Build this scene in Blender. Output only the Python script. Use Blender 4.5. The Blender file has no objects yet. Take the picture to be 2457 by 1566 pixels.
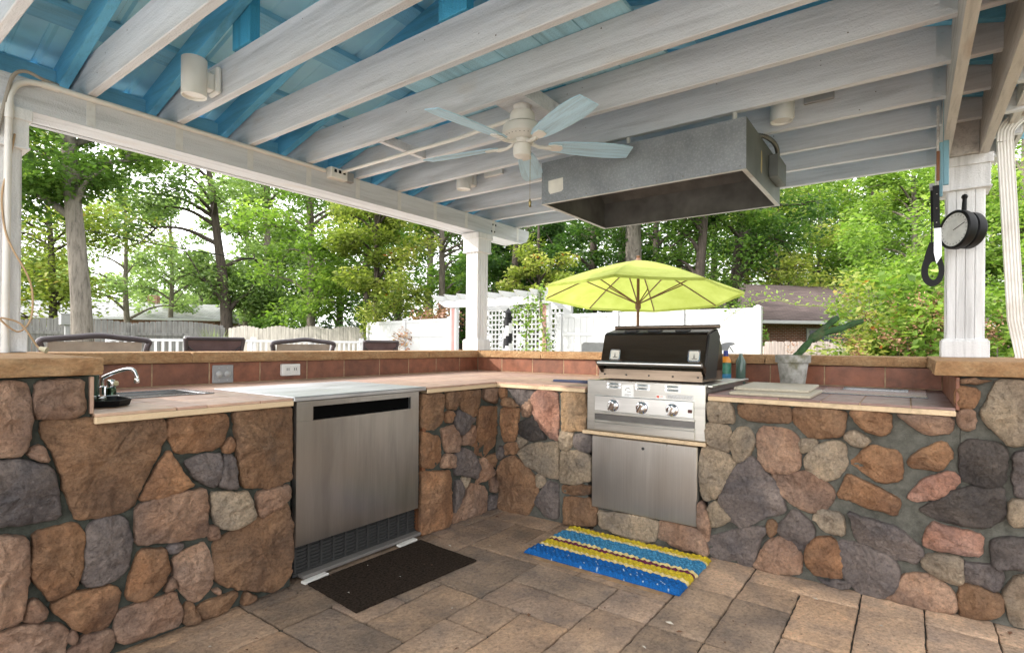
import bpy, bmesh, math, random
import numpy as np
from mathutils import Vector, Matrix, noise
R = math.radians
C = bpy.context.scene.collection
random.seed(7)
RNG = np.random.default_rng(11)

# ------------------------------------------------------------------ camera
F, YAW, ROLL, EYE = 1304.35, .632, -.0075, 1.175
SA, CA = math.sin(YAW), math.cos(YAW)
cd = bpy.data.cameras.new('camera'); cam = bpy.data.objects.new('camera', cd); C.objects.link(cam)
cd.sensor_width = 36; cd.lens = 36*F/2457; cd.shift_y = 45.384/2457; cd.clip_start = .02; cd.clip_end = 2000
fw = Vector((CA, SA, 0)); rt = Vector((SA, -CA, 0)); up = Vector((0, 0, 1))
r2 = rt*math.cos(ROLL)-up*math.sin(ROLL); u2 = rt*math.sin(ROLL)+up*math.cos(ROLL)
M = Matrix((r2, u2, -fw)).transposed().to_4x4(); M.translation = (0, 0, EYE); cam.matrix_world = M
bpy.context.scene.camera = cam
def spot(px, d):                      # a bearing and a distance from where the photographer stood -> ground point
    u = (px-1228.5)/F
    return (d*(u*SA+CA), d*(-u*CA+SA))

# ------------------------------------------------------------------ mesh builder
class MB:
    def __init__(s): s.v = []; s.f = []; s.m = []; s.c = None; s.sm = []
    def add(s, vs, fs, mi=0, smooth=True):
        o = len(s.v); s.v += [tuple(p) for p in vs]
        for f in fs: s.f.append(tuple(i+o for i in f)); s.m.append(mi); s.sm.append(smooth)
        return s
    def box(s, a, b, bev=0.0, mi=0, mat=None):
        a, b = [min(p, q) for p, q in zip(a, b)], [max(p, q) for p, q in zip(a, b)]
        bev = min(bev, min(b[i]-a[i] for i in range(3))*.45)
        if bev <= 0:
            vs = [(x, y, z) for x in (a[0], b[0]) for y in (a[1], b[1]) for z in (a[2], b[2])]
            fs = [(0,1,3,2),(4,6,7,5),(0,4,5,1),(2,3,7,6),(0,2,6,4),(1,5,7,3)]
        else:
            vs = []; ix = {}
            for sx in (0, 1):
                for sy in (0, 1):
                    for sz in (0, 1):
                        sg = (sx, sy, sz)
                        for k in range(3):
                            p = [(b[i] if sg[i] else a[i]) for i in range(3)]
                            for i in range(3):
                                if i != k: p[i] += -bev if sg[i] else bev
                            ix[sg+(k,)] = len(vs); vs.append(tuple(p))
            fs = []
            for k in range(3):
                l, m = (k+1) % 3, (k+2) % 3
                for sk in (0, 1):
                    q = []
                    for (sl, sm_) in ((0,0),(1,0),(1,1),(0,1)):
                        g = [0]*3; g[k] = sk; g[l] = sl; g[m] = sm_; q.append(ix[tuple(g)+(k,)])
                    fs.append(tuple(q if sk else q[::-1]))
                for sk in (0, 1):
                    for sl in (0, 1):
                        g0 = [0]*3; g0[k] = sk; g0[l] = sl; g1 = list(g0); g1[m] = 1
                        fs.append((ix[tuple(g0)+(k,)], ix[tuple(g0)+(l,)], ix[tuple(g1)+(l,)], ix[tuple(g1)+(k,)]))
            for sx in (0, 1):
                for sy in (0, 1):
                    for sz in (0, 1): fs.append(tuple(ix[(sx, sy, sz, k)] for k in range(3)))
        if mat is not None: vs = [tuple(mat @ Vector(p)) for p in vs]
        return s.add(vs, fs, mi)
    def tube(s, pts, r, n=8, mi=0, cap=True):
        pts = [Vector(p) for p in pts]; rs = r if isinstance(r, (list, tuple)) else [r]*len(pts)
        vs = []; fs = []; t0 = None
        for i, p in enumerate(pts):
            t = (pts[min(i+1, len(pts)-1)]-pts[max(i-1, 0)]).normalized()
            if t0 is None:
                a = t.orthogonal().normalized()
            else:
                a = (a - t*a.dot(t)).normalized()
            b = t.cross(a); t0 = t
            for k in range(n):
                an = 2*math.pi*k/n; vs.append(p+(a*math.cos(an)+b*math.sin(an))*rs[i])
        for i in range(len(pts)-1):
            for k in range(n): fs.append((i*n+k, i*n+(k+1) % n, (i+1)*n+(k+1) % n, (i+1)*n+k))
        if cap: fs.append(tuple(range(n))[::-1]); fs.append(tuple((len(pts)-1)*n+k for k in range(n)))
        return s.add(vs, fs, mi)
    def lathe(s, prof, o=(0,0,0), n=24, mi=0, mat=None, cap=True, mfun=None):
        vs = []; fs = []; L = len(prof)
        for (r, z) in prof:
            for k in range(n):
                an = 2*math.pi*k/n; p = Vector((r*math.cos(an), r*math.sin(an), z))
                if mat is not None: p = mat @ p
                vs.append((p[0]+o[0], p[1]+o[1], p[2]+o[2]))
        for i in range(L-1):
            for k in range(n): fs.append((i*n+k, i*n+(k+1) % n, (i+1)*n+(k+1) % n, (i+1)*n+k))
        nb = len(s.f)
        if cap: fs.append(tuple(range(n))[::-1]); fs.append(tuple((L-1)*n+k for k in range(n)))
        s.add(vs, fs, mi)
        if mfun:
            for i in range(L-1):
                for k in range(n): s.m[nb+i*n+k] = mfun(i, k)
        return s
    def prism(s, poly, fn, a, b, mi=0):           # poly: 2-D outline; fn(u, v, w) -> xyz; extruded w from a to b
        n = len(poly); vs = [fn(u, v, a) for u, v in poly]+[fn(u, v, b) for u, v in poly]
        fs = [tuple(range(n))[::-1], tuple(range(n, 2*n))]+[(i, (i+1) % n, n+(i+1) % n, n+i) for i in range(n)]
        return s.add(vs, fs, mi)
    def build(s, name, mats, parent=None, angle=35, fix=True, origin=None):
        me = bpy.data.meshes.new(name)
        o0 = Vector(origin) if origin is not None else (parent.matrix_world.translation.copy() if parent else Vector())
        if parent is not None:
            inv = parent['_m']; inv = Matrix([inv[i:i+4] for i in range(0, 16, 4)]).inverted()
            vs = [tuple(inv @ Vector(p)) for p in s.v]
        else: vs = [(p[0]-o0[0], p[1]-o0[1], p[2]-o0[2]) for p in s.v]
        me.from_pydata(vs, [], s.f)
        mats = mats if isinstance(mats, (list, tuple)) else [mats]
        for m in mats: me.materials.append(m)
        me.polygons.foreach_set('material_index', s.m)
        if s.c is not None:
            at = me.color_attributes.new('Col', 'FLOAT_COLOR', 'POINT')
            at.data.foreach_set('color', np.array(s.c, dtype=np.float32).ravel())
        if fix:
            bm = bmesh.new(); bm.from_mesh(me); bmesh.ops.recalc_face_normals(bm, faces=bm.faces); bm.to_mesh(me); bm.free()
        me.polygons.foreach_set('use_smooth', s.sm)
        me.set_sharp_from_angle(angle=R(angle)); me.update()
        o = bpy.data.objects.new(name, me); C.objects.link(o)
        if parent is not None: o.parent = parent
        else: o.location = o0
        wm = (Matrix([list(parent['_m'])[i:i+4] for i in range(0, 16, 4)]) if parent is not None else Matrix.Translation(o0))
        o['_m'] = [x for r in wm for x in r]
        return o
def tag(o, label, cat, group=None):
    o['label'] = label; o['category'] = cat
    if group: o['group'] = group
    return o
def thing(name, label, cat, loc, group=None, rz=0):
    o = bpy.data.objects.new(name, None); C.objects.link(o); o.empty_display_size = .1
    o.location = loc; o.rotation_euler = (0, 0, rz)
    m = Matrix.Translation(loc) @ Matrix.Rotation(rz, 4, 'Z'); o['_m'] = [x for r in m for x in r]
    return tag(o, label, cat, group)
def single(name, mb, mats, label, cat, origin, group=None, **k):
    return tag(mb.build(name, mats, None, origin=origin, **k), label, cat, group)
def dup(root, name=None, label=None, group=None):
    def cp(o, par):
        c = o.copy(); C.objects.link(c)
        if par is not None: c.parent = par
        for ch in [q for q in bpy.data.objects if q.parent == o]: cp(ch, c)
        return c
    r = cp(root, None)
    if label: r['label'] = label
    if group: r['group'] = group
    return r
def catmull(pts, n=8):
    P = [Vector(p) for p in pts]; P = [P[0]*2-P[1]]+P+[P[-1]*2-P[-2]]; o = []
    for i in range(1, len(P)-2):
        for k in range(n):
            t = k/n
            o.append(.5*((2*P[i])+(P[i+1]-P[i-1])*t+(2*P[i-1]-5*P[i]+4*P[i+1]-P[i+2])*t*t+(3*P[i]-P[i-1]-3*P[i+1]+P[i+2])*t**3))
    return o+[P[-2]]

# ------------------------------------------------------------------ materials
class NT:
    def __init__(s, name):
        s.mat = bpy.data.materials.new(name); s.mat.use_nodes = True; s.t = s.mat.node_tree; s.t.nodes.clear()
        s.out = s.n('ShaderNodeOutputMaterial')
    def n(s, ty, **k):
        x = s.t.nodes.new(ty)
        for a, b in k.items(): setattr(x, a, b)
        return x
    def l(s, a, b): s.t.links.new(a, b)
    def coord(s, scale=(1,1,1), kind='Object', rnd=True):
        tc = s.n('ShaderNodeTexCoord'); mp = s.n('ShaderNodeMapping'); mp.inputs['Scale'].default_value = scale
        if rnd:
            oi = s.n('ShaderNodeObjectInfo'); ml = s.n('ShaderNodeVectorMath', operation='SCALE'); ml.inputs[0].default_value = (37, 53, 71)
            ad = s.n('ShaderNodeVectorMath', operation='ADD'); s.l(oi.outputs['Random'], ml.inputs['Scale'])
            s.l(tc.outputs[kind], ad.inputs[0]); s.l(ml.outputs[0], ad.inputs[1]); s.l(ad.outputs[0], mp.inputs['Vector'])
        else: s.l(tc.outputs[kind], mp.inputs['Vector'])
        return mp.outputs[0]
    def noise(s, vec, scale, detail=4, rough=.55, dist=0):
        x = s.n('ShaderNodeTexNoise'); x.inputs['Scale'].default_value = scale; x.inputs['Detail'].default_value = detail
        x.inputs['Roughness'].default_value = rough; x.inputs['Distortion'].default_value = dist; s.l(vec, x.inputs['Vector']); return x.outputs['Fac']
    def ramp(s, fac, stops):
        x = s.n('ShaderNodeValToRGB'); e = x.color_ramp.elements
        while len(e) < len(stops): e.new(.5)
        for q, (p, c) in zip(e, stops): q.position = p; q.color = (*c, 1) if len(c) == 3 else c
        s.l(fac, x.inputs[0]); return x.outputs[0]
    def mix(s, fac, a, b, mode='MIX'):
        x = s.n('ShaderNodeMix', data_type='RGBA', blend_type=mode)
        for v, i in ((fac, 0), (a, 6), (b, 7)):
            if hasattr(v, 'links'): s.l(v, x.inputs[i])
            elif i: x.inputs[i].default_value = (*v, 1)
            else: x.inputs[i].default_value = v
        return x.outputs[2]
    def bump(s, h, strength=.3, dist=.01, prev=None):
        x = s.n('ShaderNodeBump'); x.inputs['Strength'].default_value = strength; x.inputs['Distance'].default_value = dist
        s.l(h, x.inputs['Height'])
        if prev: s.l(prev, x.inputs['Normal'])
        return x.outputs[0]
    def bsdf(s, col, rough=.6, metal=0, normal=None, spec=.5, **k):
        x = s.n('ShaderNodeBsdfPrincipled')
        for v, nme in ((col, 'Base Color'), (rough, 'Roughness')):
            if hasattr(v, 'links'): s.l(v, x.inputs[nme])
            else: x.inputs[nme].default_value = (*v, 1) if isinstance(v, tuple) else v
        x.inputs['Metallic'].default_value = metal; x.inputs['Specular IOR Level'].default_value = spec
        for a, b in k.items(): x.inputs[a].default_value = b
        if normal: s.l(normal, x.inputs['Normal'])
        s.l(x.outputs[0], s.out.inputs[0]); return s.mat
def K(c, f): return tuple(min(1, x*f) for x in c)

def m_plain(name, col, rough=.5, metal=0, var=.12, scale=9, bump=.08, spec=.5, dirt=None):
    t = NT(name); v = t.coord(); f = t.noise(v, scale, 5)
    c = t.ramp(f, [(.3, K(col, 1-var)), (.7, K(col, 1+var))])
    if dirt:
        f2 = t.noise(v, scale*.35, 6, .7); m = t.ramp(f2, [(.5, (0,0,0)), (.72, (.75,.75,.75))]); c = t.mix(m, c, dirt)
    return t.bsdf(c, rough, metal, t.bump(t.noise(v, scale*14, 3), bump, .004), spec)

def m_paintwood(name, col, axis, stain=(.42,.3,.16), rough=.55, amount=.5, knots=True):
    sc = [1, 1, 1]; sc[axis] = .07; t = NT(name); v = t.coord(tuple(sc)); v1 = t.coord((1, 1, 1))
    g = t.noise(v, 55, 4, .6, .3); big = t.noise(v, 9, 5, .6, .6)
    c = t.ramp(big, [(.26, K(col, .60)), (.48, K(col, .93)), (.75, K(col, 1.05))])
    gm = t.ramp(g, [(.35, (.55,.55,.55)), (.52, (1,1,1))]); c = t.mix(.42*amount, c, gm, 'MULTIPLY')
    sc2 = [1, 1, 1]; sc2[axis] = .35; v2 = t.coord(tuple(sc2))
    sm = t.ramp(t.noise(v2, 5.5, 3, .5), [(.62, (0,0,0)), (.74, (1,1,1))]); c = t.mix(t.mix(.5, (0,0,0), sm, 'MIX'), c, stain) if False else c
    if knots:
        fac = t.n('ShaderNodeMath', operation='MULTIPLY'); t.l(sm, fac.inputs[0]); fac.inputs[1].default_value = .42*amount
        c = t.mix(fac.outputs[0], c, stain)
    h = t.n('ShaderNodeMath', operation='ADD'); t.l(g, h.inputs[0]); t.l(t.noise(v1, 120, 2), h.inputs[1])
    return t.bsdf(c, rough, 0, t.bump(h.outputs[0], .6, .006), .3)

def m_attrstone(name, rough=.85, bump=1.0, s=1.0):
    t = NT(name); v = t.coord(rnd=False); a = t.n('ShaderNodeVertexColor', layer_name='Col')
    f = t.noise(v, 55*s, 10, .74, .3); c = t.mix(1.0, a.outputs[0], t.ramp(f, [(.30, (.60,.58,.56)), (.5, (1.05,1.05,1.05)), (.72, (1.42,1.37,1.3))]), 'MULTIPLY')
    f3 = t.noise(v, 6*s, 3, .5, .4); c = t.mix(1.0, c, t.ramp(f3, [(.33, (.74,.75,.78)), (.65, (1.2,1.14,1.06))]), 'MULTIPLY')
    dk = t.ramp(t.noise(v, 90*s, 3, .6), [(.3, (.5,.5,.5)), (.42, (1,1,1))]); c = t.mix(.55, c, dk, 'MULTIPLY')
    h1 = t.bump(t.noise(v, 34*s, 9, .72, .4), 1.0*bump, .075); h2 = t.bump(t.noise(v, 160*s, 4, .6), .5*bump, .006, h1)
    return t.bsdf(c, rough, 0, h2, .3)

def m_mortar(name, col=(.055,.06,.05)):
    t = NT(name); v = t.coord(rnd=False); c = t.ramp(t.noise(v, 22, 6, .7), [(.3, K(col, .6)), (.7, K(col, 1.5))])
    return t.bsdf(c, .95, 0, t.bump(t.noise(v, 150, 5, .7), .8, .01), .2)

def m_steel(name, col=(.5,.5,.49), rough=.36, axis=2, streak=.25, smudge=.35, aniso=.5, dark=None):
    sc = [30, 30, 30]; sc[axis] = .6; t = NT(name); v = t.coord(tuple(sc)); w = t.coord()
    s1 = t.noise(v, 6, 3); sc3 = [1.6, 1.6, 1.6]; sc3[axis] = .22; b = t.noise(t.coord(tuple(sc3)), 6, 5, .6, .8)
    c = t.ramp(b, [(.25, K(col, 1-smudge)), (.5, col), (.8, K(col, 1.1))]); c = t.mix(streak, c, t.ramp(s1, [(.3, (.6,.6,.6)), (.7, (1.1,1.1,1.1))]), 'MULTIPLY')
    if dark: c = t.mix(t.ramp(t.noise(t.coord(tuple(sc3)), 2.6, 4, .6, .6), [(.42, (0,0,0)), (.7, (.8,.8,.8))]), c, dark)
    rr = t.ramp(t.noise(t.coord(tuple(sc3)), 5, 4, .55), [(.3, (rough*.92,)*3), (.75, (min(1, rough*1.2),)*3)])
    return t.bsdf(c, rr, 1, t.bump(s1, .05, .002), .5, Anisotropic=aniso)

def m_tile(name, col, rough=.5, var=.35):
    t = NT(name); v = t.coord(rnd=False); oi = t.n('ShaderNodeObjectInfo')
    a = t.n('ShaderNodeVertexColor', layer_name='Col')
    f = t.noise(v, 12, 7, .65); c = t.ramp(f, [(.28, K(col, 1-var)), (.52, col), (.78, K(col, 1+var))])
    c = t.mix(1.0, c, a.outputs[0], 'MULTIPLY')
    return t.bsdf(c, t.ramp(t.noise(v, 20, 3), [(.3, (rough*.8,)*3), (.7, (rough*1.2,)*3)]), 0, t.bump(t.noise(v, 60, 6, .7), .25, .006), .4)

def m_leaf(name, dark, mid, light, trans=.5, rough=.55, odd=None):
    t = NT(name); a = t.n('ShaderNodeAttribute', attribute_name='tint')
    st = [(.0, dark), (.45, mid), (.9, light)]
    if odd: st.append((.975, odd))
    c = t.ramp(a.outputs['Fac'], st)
    p = t.n('ShaderNodeBsdfPrincipled'); t.l(c, p.inputs['Base Color']); p.inputs['Roughness'].default_value = rough; p.inputs['Specular IOR Level'].default_value = .3
    tr = t.n('ShaderNodeBsdfTranslucent'); t.l(t.mix(1, c, (1.0, 1.15, .55), 'MULTIPLY'), tr.inputs['Color'])
    ms = t.n('ShaderNodeMixShader'); ms.inputs[0].default_value = trans; t.l(p.outputs[0], ms.inputs[1]); t.l(tr.outputs[0], ms.inputs[2])
    t.l(ms.outputs[0], t.out.inputs[0]); return t.mat

def m_bark(name, col, sc=1.0):
    t = NT(name); v = t.coord((1, 1, .18)); f = t.noise(v, 14*sc, 8, .72, .6)
    c = t.ramp(f, [(.3, K(col, .35)), (.5, col), (.75, K(col, 1.5))])
    return t.bsdf(c, .95, 0, t.bump(f, .9, .05), .2)

WHITE = (.655,.67,.70)
m_joist = m_paintwood('white_painted_joist', WHITE, 1)
m_beam = m_paintwood('white_painted_beam', WHITE, 0)
m_postw = m_paintwood('white_painted_post', (.76,.76,.76), 2, knots=False)
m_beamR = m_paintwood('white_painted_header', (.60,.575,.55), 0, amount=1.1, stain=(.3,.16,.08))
m_blueY = m_paintwood('blue_painted_rafter', (.18,.56,.83), 1, stain=(.5,.55,.6), amount=.6)
m_blueX = m_paintwood('blue_painted_purlin', (.30,.66,.88), 0, stain=(.5,.55,.6), amount=.6)
m_blueZ = m_paintwood('blue_painted_web', (.07,.38,.60), 2, knots=False)
m_deck = m_paintwood('pale_blue_board', (.42,.72,.86), 0, knots=False)
m_roofp = m_plain('pale_blue_metal_roof', (.44,.80,1.0), .4, .0, .12, 3, .03, .5)
m_whitem = m_plain('white_enamel', (.74,.73,.69), .35, 0, .05, 6, .03)
m_cream = m_plain('cream_enamel', (.70,.69,.65), .42, 0, .05, 8, .03)
m_pvc = m_plain('white_pvc', (.72,.70,.66), .4, 0, .06, 5, .03, dirt=(.5,.45,.38))
m_vinyl = m_plain('white_vinyl', (.47,.47,.47), .35, 0, .03, 2, .02)
m_galv = None
def _galv():
    t = NT('galvanised_steel'); v = t.coord(rnd=False); vo = t.n('ShaderNodeTexVoronoi'); vo.inputs['Scale'].default_value = 70; t.l(v, vo.inputs['Vector'])
    c = t.ramp(vo.outputs['Distance'], [(.0, (.34,.355,.37)), (.6, (.27,.285,.30))]); c = t.mix(.6, c, t.ramp(t.noise(v, 5, 6, .7), [(.3, (.6,.62,.64)), (.7, (1.2,1.2,1.2))]), 'MULTIPLY')
    c = t.mix(.5, c, t.ramp(t.noise(v, 190, 2), [(.62, (1,1,1)), (.75, (1.9,1.9,1.9))]), 'MULTIPLY')
    return t.bsdf(c, .52, .55, t.bump(t.noise(v, 80, 3), .08, .003), .5)
m_galv = _galv()
m_hoodin = m_plain('sooty_hood_interior', (.13,.128,.12), .6, .3, .3, 7, .1)
m_steelF = m_steel('brushed_steel_door', (.47,.465,.455), .30, 2, .2, .22, .6, dark=(.35,.345,.34))
m_steelG = m_steel('grill_steel', (.62,.61,.58), .3, 1, .22, .3, .4)
m_steelP = m_steel('bright_panel_steel', (.80,.80,.79), .32, 1, .1, .12, .3)
m_steelD = m_steel('access_door_steel', (.66,.66,.65), .28, 2, .22, .08, .6)
m_lid = m_steel('heat_darkened_lid', (.095,.072,.052), .28, 1, .4, .4, .4, dark=(.06,.046,.035))
m_lidlow = m_steel('stained_lid_edge', (.26,.20,.15), .4, 1, .4, .5, .3, dark=(.08,.05,.035))
m_chrome = m_plain('chrome', (.75,.75,.76), .08, 1, .03, 5, .0)
m_black = m_plain('black_plastic', (.006,.006,.007), .5, 0, .2, 9, .05, .25)
m_dark = m_plain('dark_recess', (.02,.02,.02), .7, 0, .2, 9, .05)
m_grey = m_plain('grey_plastic', (.30,.30,.30), .5, 0, .08, 9, .05)
m_strap = m_plain('painted_metal_strap', (.62,.63,.64), .35, .5, .06, 12, .05)
m_mortar_d = m_mortar('dark_mortar'); m_mortar_l = m_mortar('grey_mortar', (.10,.098,.083))
m_stone = m_attrstone('field_stone'); m_paver = m_attrstone('tumbled_paver', .85, .8, 1.0)
m_sand = m_mortar('joint_sand', (.07,.065,.055))
m_slab = None
def _slab():
    t = NT('sandstone_slab'); v = t.coord((1, 1, 1.4), rnd=True); f = t.noise(v, 7, 8, .7, .5)
    c = t.ramp(f, [(.25, (.38,.20,.095)), (.45, (.54,.31,.15)), (.58, (.60,.38,.20)), (.78, (.50,.27,.12))])
    c = t.mix(.5, c, t.ramp(t.noise(v, 60, 4), [(.3, (.6,.6,.6)), (.6, (1.1,1.1,1.1))]), 'MULTIPLY')
    return t.bsdf(c, .8, 0, t.bump(t.noise(v, 24, 10, .75), 1.0, .05), .3)
m_slab = _slab()
m_tileB = m_tile('terracotta_backsplash', (.215,.083,.046), .42, .45)
m_tileC = m_tile('terracotta_counter_tile', (.43,.28,.205), .5, .22)
m_tileD = m_tile('plum_counter_tile', (.22,.135,.12), .5, .25)
m_grout = m_mortar('tan_grout', (.42,.30,.19))
m_trimw = m_paintwood('pale_wood_trim', (.62,.47,.30), 0, stain=(.3,.2,.1))
m_woodB = m_paintwood('brown_wood', (.20,.085,.04), 2, stain=(.08,.04,.02))
m_coir = m_plain('dark_coir', (.030,.021,.015), 1.0, 0, .75, 90, 1.0, .1)
m_yel = m_plain('orange_plastic', (.75,.27,.02), .4, 0, .05)

# ------------------------------------------------------------------ stone masonry (outlines on the wall plane, mm)
PAL = {'P': [(.408,.252,.174), (.504,.342,.252), (.288,.186,.144)], 'B': [(.300,.174,.102), (.372,.228,.138), (.156,.102,.078)],
       'O': [(.372,.198,.108), (.456,.264,.150), (.252,.150,.102)], 'G': [(.19,.165,.16), (.245,.21,.20), (.11,.10,.10)] if 1 else [(.186,.150,.150), (.252,.198,.186), (.102,.090,.094)],
       'D': [(.084,.074,.070), (.132,.114,.106), (.054,.050,.050)], 'T': [(.444,.360,.270), (.516,.420,.312), (.312,.240,.186)],
       'R': [(.504,.264,.186), (.600,.372,.300), (.360,.180,.132)], 'S': [(.516,.336,.198), (.576,.408,.252), (.420,.252,.144)]}
def smooth_outline(pts, seg=.012, rnd=1, jit=.0042, seed=0, cut=.013):
    P = [Vector((a, b, 0)) for a, b in pts]
    for _ in range(rnd):
        Q = []
        for i in range(len(P)):
            a, b = P[i], P[(i+1) % len(P)]; L = (b-a).length; k = min(.25, cut/max(L, .001))
            Q += [a.lerp(b, k), a.lerp(b, 1-k)]
        P = Q
    out = []
    for i in range(len(P)):
        a, b = P[i], P[(i+1) % len(P)]; n = max(1, int((b-a).length/seg))
        for k in range(n): out.append(a.lerp(b, k/n))
    res = []
    for p in out:
        q = p*22; d = Vector((noise.noise((q.x, q.y, seed+.3)), noise.noise((q.x+9, q.y, seed+7.7)), 0)); d2 = Vector((noise.noise(p*70+Vector((seed, 0, 0))), noise.noise(p*70+Vector((0, seed, 5))), 0))
        res.append(p+d*jit*1.8+d2*jit)
    return res
def stone(mb, cols, pts, pal, fn, seed, H=.034, rings=((1, -.3, 0), (.0, .35, .002), (.0, .75, .010), (.0, .95, .022)), shrink=.0):
    rr = random.Random(seed); out = smooth_outline(pts, seed=seed*1.37)
    c = sum(out, Vector())/len(out); out = [p+(p-c).normalized()*(.012 if seed >= 200 else .007) for p in out]; n = len(out); H = H*rr.uniform(.75, 1.25)
    tx, ty = rr.uniform(-.05, .05), rr.uniform(-.05, .05)
    size = sum((p-c).length for p in out)/len(out); pls = []
    for _ in range(4):
        a_ = rr.uniform(0, 6.28); pls.append((math.cos(a_), math.sin(a_), rr.uniform(.06, .34), rr.uniform(.0, .35)*size*.3))
    base, alt, dk = PAL[pal]; g = rr.uniform(.85, 1.15); so = seed*3.1
    vs = []; lev = []
    def put(p, hf):
        q = p*9+Vector((so, so*.7, 0)); h = H*hf
        if hf > 0:
            nz = noise.noise(q)*.5+noise.noise(q*2.3)*.3
            cell = noise.cell(p*14+Vector((so, 0, 0)))*.25
            h += (nz*.014+cell*.004-abs(noise.noise(q*1.7+Vector((7, 2, 4))))*.022+.005-abs(noise.noise(q*4.1))*.014)*hf+(p.x-c.x)*tx*hf+(p.y-c.y)*ty*hf+max(-.022, min(.006, min(o_-s_*((p.x-c.x)*a1+(p.y-c.y)*a2+noise.noise(q*1.5)*.02) for a1, a2, s_, o_ in pls)))*hf
        vs.append(fn(p.x, p.y, max(h, -.012) if hf > 0 else -.014))
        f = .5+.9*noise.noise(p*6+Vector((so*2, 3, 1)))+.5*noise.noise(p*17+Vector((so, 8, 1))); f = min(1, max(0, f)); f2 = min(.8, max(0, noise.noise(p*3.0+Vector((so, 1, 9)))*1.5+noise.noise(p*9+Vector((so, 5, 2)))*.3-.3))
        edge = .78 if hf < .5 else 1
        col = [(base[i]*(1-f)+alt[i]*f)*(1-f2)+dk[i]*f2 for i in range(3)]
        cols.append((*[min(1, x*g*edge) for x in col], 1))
    spec = [(0, -.5), (.0008, .42), (.004, .76), (.012, .95)]
    o0 = len(mb.v); fs = []
    for ins, hf in spec:
        for p in out:
            d = c-p; L = d.length; put(p+d*(min(ins, L*.4)/L if L else 0), hf)
    for fr in (.82, .64, .47, .31, .16):
        for p in out:
            d = p-c; L = d.length; q = c+d*(max(0, L-.016)/L if L > .02 else .5)*1.0; put(c+(q-c)*fr+Vector((noise.noise(p*30), noise.noise(p*30+Vector((4, 4, 4))), 0))*.006, 1.0)
    put(c, 1.0)
    NR = 9
    for i in range(NR-1):
        for k in range(n): fs.append((i*n+k, i*n+(k+1) % n, (i+1)*n+(k+1) % n, (i+1)*n+k))
    for k in range(n): fs.append(((NR-1)*n+k, (NR-1)*n+(k+1) % n, NR*n))
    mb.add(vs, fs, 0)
def parse(s):
    o = []
    for ln in s.strip().splitlines():
        c, p = ln.split(':'); o.append((c, [tuple(int(q)/1000 for q in t.split(',')) for t in p.split()]))
    return o
ST_LEFT="""
P:422,1040 510,1040 525,1013 521,816 492,792 423,803
P:539,1040 669,1040 671,923 638,903 533,915 537,974
P:514,798 558,827 573,763 541,772
B:545,890 580,902 940,868 951,813 924,750 881,668 825,541 788,528 653,538 623,635 591,780
O:950,868 995,868 1176,868 1189,841 1173,745 1130,719 989,721 958,790
B:1205,868 1267,868 1492,868 1500,518 1386,497 1253,533 1231,679 1222,796
O:1165,713 1197,762 1218,739 1210,694
O:853,562 914,688 951,745 1015,620 1052,582 942,559
G:1014,686 1092,701 1166,693 1143,555 1089,578 1033,644
G:1170,684 1214,681 1232,529 1147,554
G:423,785 497,778 556,753 584,722 609,559 547,562 425,568
P:838,524 863,550 1093,561 1113,377 1102,352 957,370 842,396
T:1120,532 1287,502 1319,382 1229,354 1156,372 1128,429
P:1322,491 1485,496 1486,426 1337,373
P:1113,393 1140,390 1156,349 1141,333 1113,341
B:1133,324 1263,354 1471,420 1502,291 1504,63 1417,4 1223,90 1142,151
P:425,544 508,521 522,485 519,327 500,233 426,239
O:537,526 651,525 673,489 673,421 655,292 579,273 533,373
G:695,517 800,518 829,403 814,307 772,279 691,282 666,322 682,398 687,485
O:851,371 943,348 958,275 938,207 853,171 806,195 827,289
G:947,347 971,358 1017,345 971,317
P:968,302 1091,332 1114,297 1134,202 1123,126 1066,83 1015,133 979,230
P:941,175 958,222 979,215 983,176
P:1130,115 1158,113 1154,90
O:579,260 626,279 766,258 791,218 767,147 743,107 670,131
P:514,285 529,298 556,282 577,222 534,216 510,242
P:427,214 529,215 616,177 634,139 616,54 427,141
P:632,67 675,115 761,103 773,38 744,4 627,49
P:629,128 650,146 659,115 640,103
P:779,156 865,159 979,161 1008,66 1001,23 892,23 791,30 773,95
B:1019,97 1044,91 1070,42 1070,4 1012,18
B:1066,59 1089,74 1231,71 1231,46 1199,8 1097,4 1070,18
B:1253,4 1274,64 1317,14 1283,6
B:2358,868 2529,868 2561,850 2552,682 2480,640 2361,668
B:2571,868 2702,868 2714,839 2681,755 2593,763
B:2725,868 2922,868 2917,762 2881,678 2808,693 2721,763
P:2959,868 3122,868 3151,746 3077,761 2954,799
O:2578,746 2648,732 2616,672 2573,680
G:2649,694 2693,746 2869,664 2729,572 2660,648
P:2734,571 2857,634 2882,560 2841,495 2729,511
O:2942,748 3146,722 3139,602 3087,460 2984,394 2872,420 2847,494 2894,598 2905,692
O:2361,640 2511,593 2538,538 2533,437 2462,398 2363,430
P:2536,640 2671,651 2723,542 2696,470 2575,485
P:2565,468 2651,458 2663,370 2534,393
G:2668,459 2764,483 2835,449 2922,324 2886,252 2743,310 2664,325
P:2921,380 2978,379 3103,259 3011,228 2886,212 2922,285
B:2984,382 3139,402 3146,277 3036,329
T:2732,293 2825,275 2814,235 2767,198
G:2664,287 2732,266 2750,179 2661,70
O:2363,395 2630,357 2634,4 2486,5 2367,4
P:2826,229 2986,180 3019,129 2995,4 2865,4 2645,4 2645,59 2768,152
P:3038,219 3123,239 3132,105 3052,130
G:3032,102 3139,87 3147,4 3014,4
"""
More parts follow.
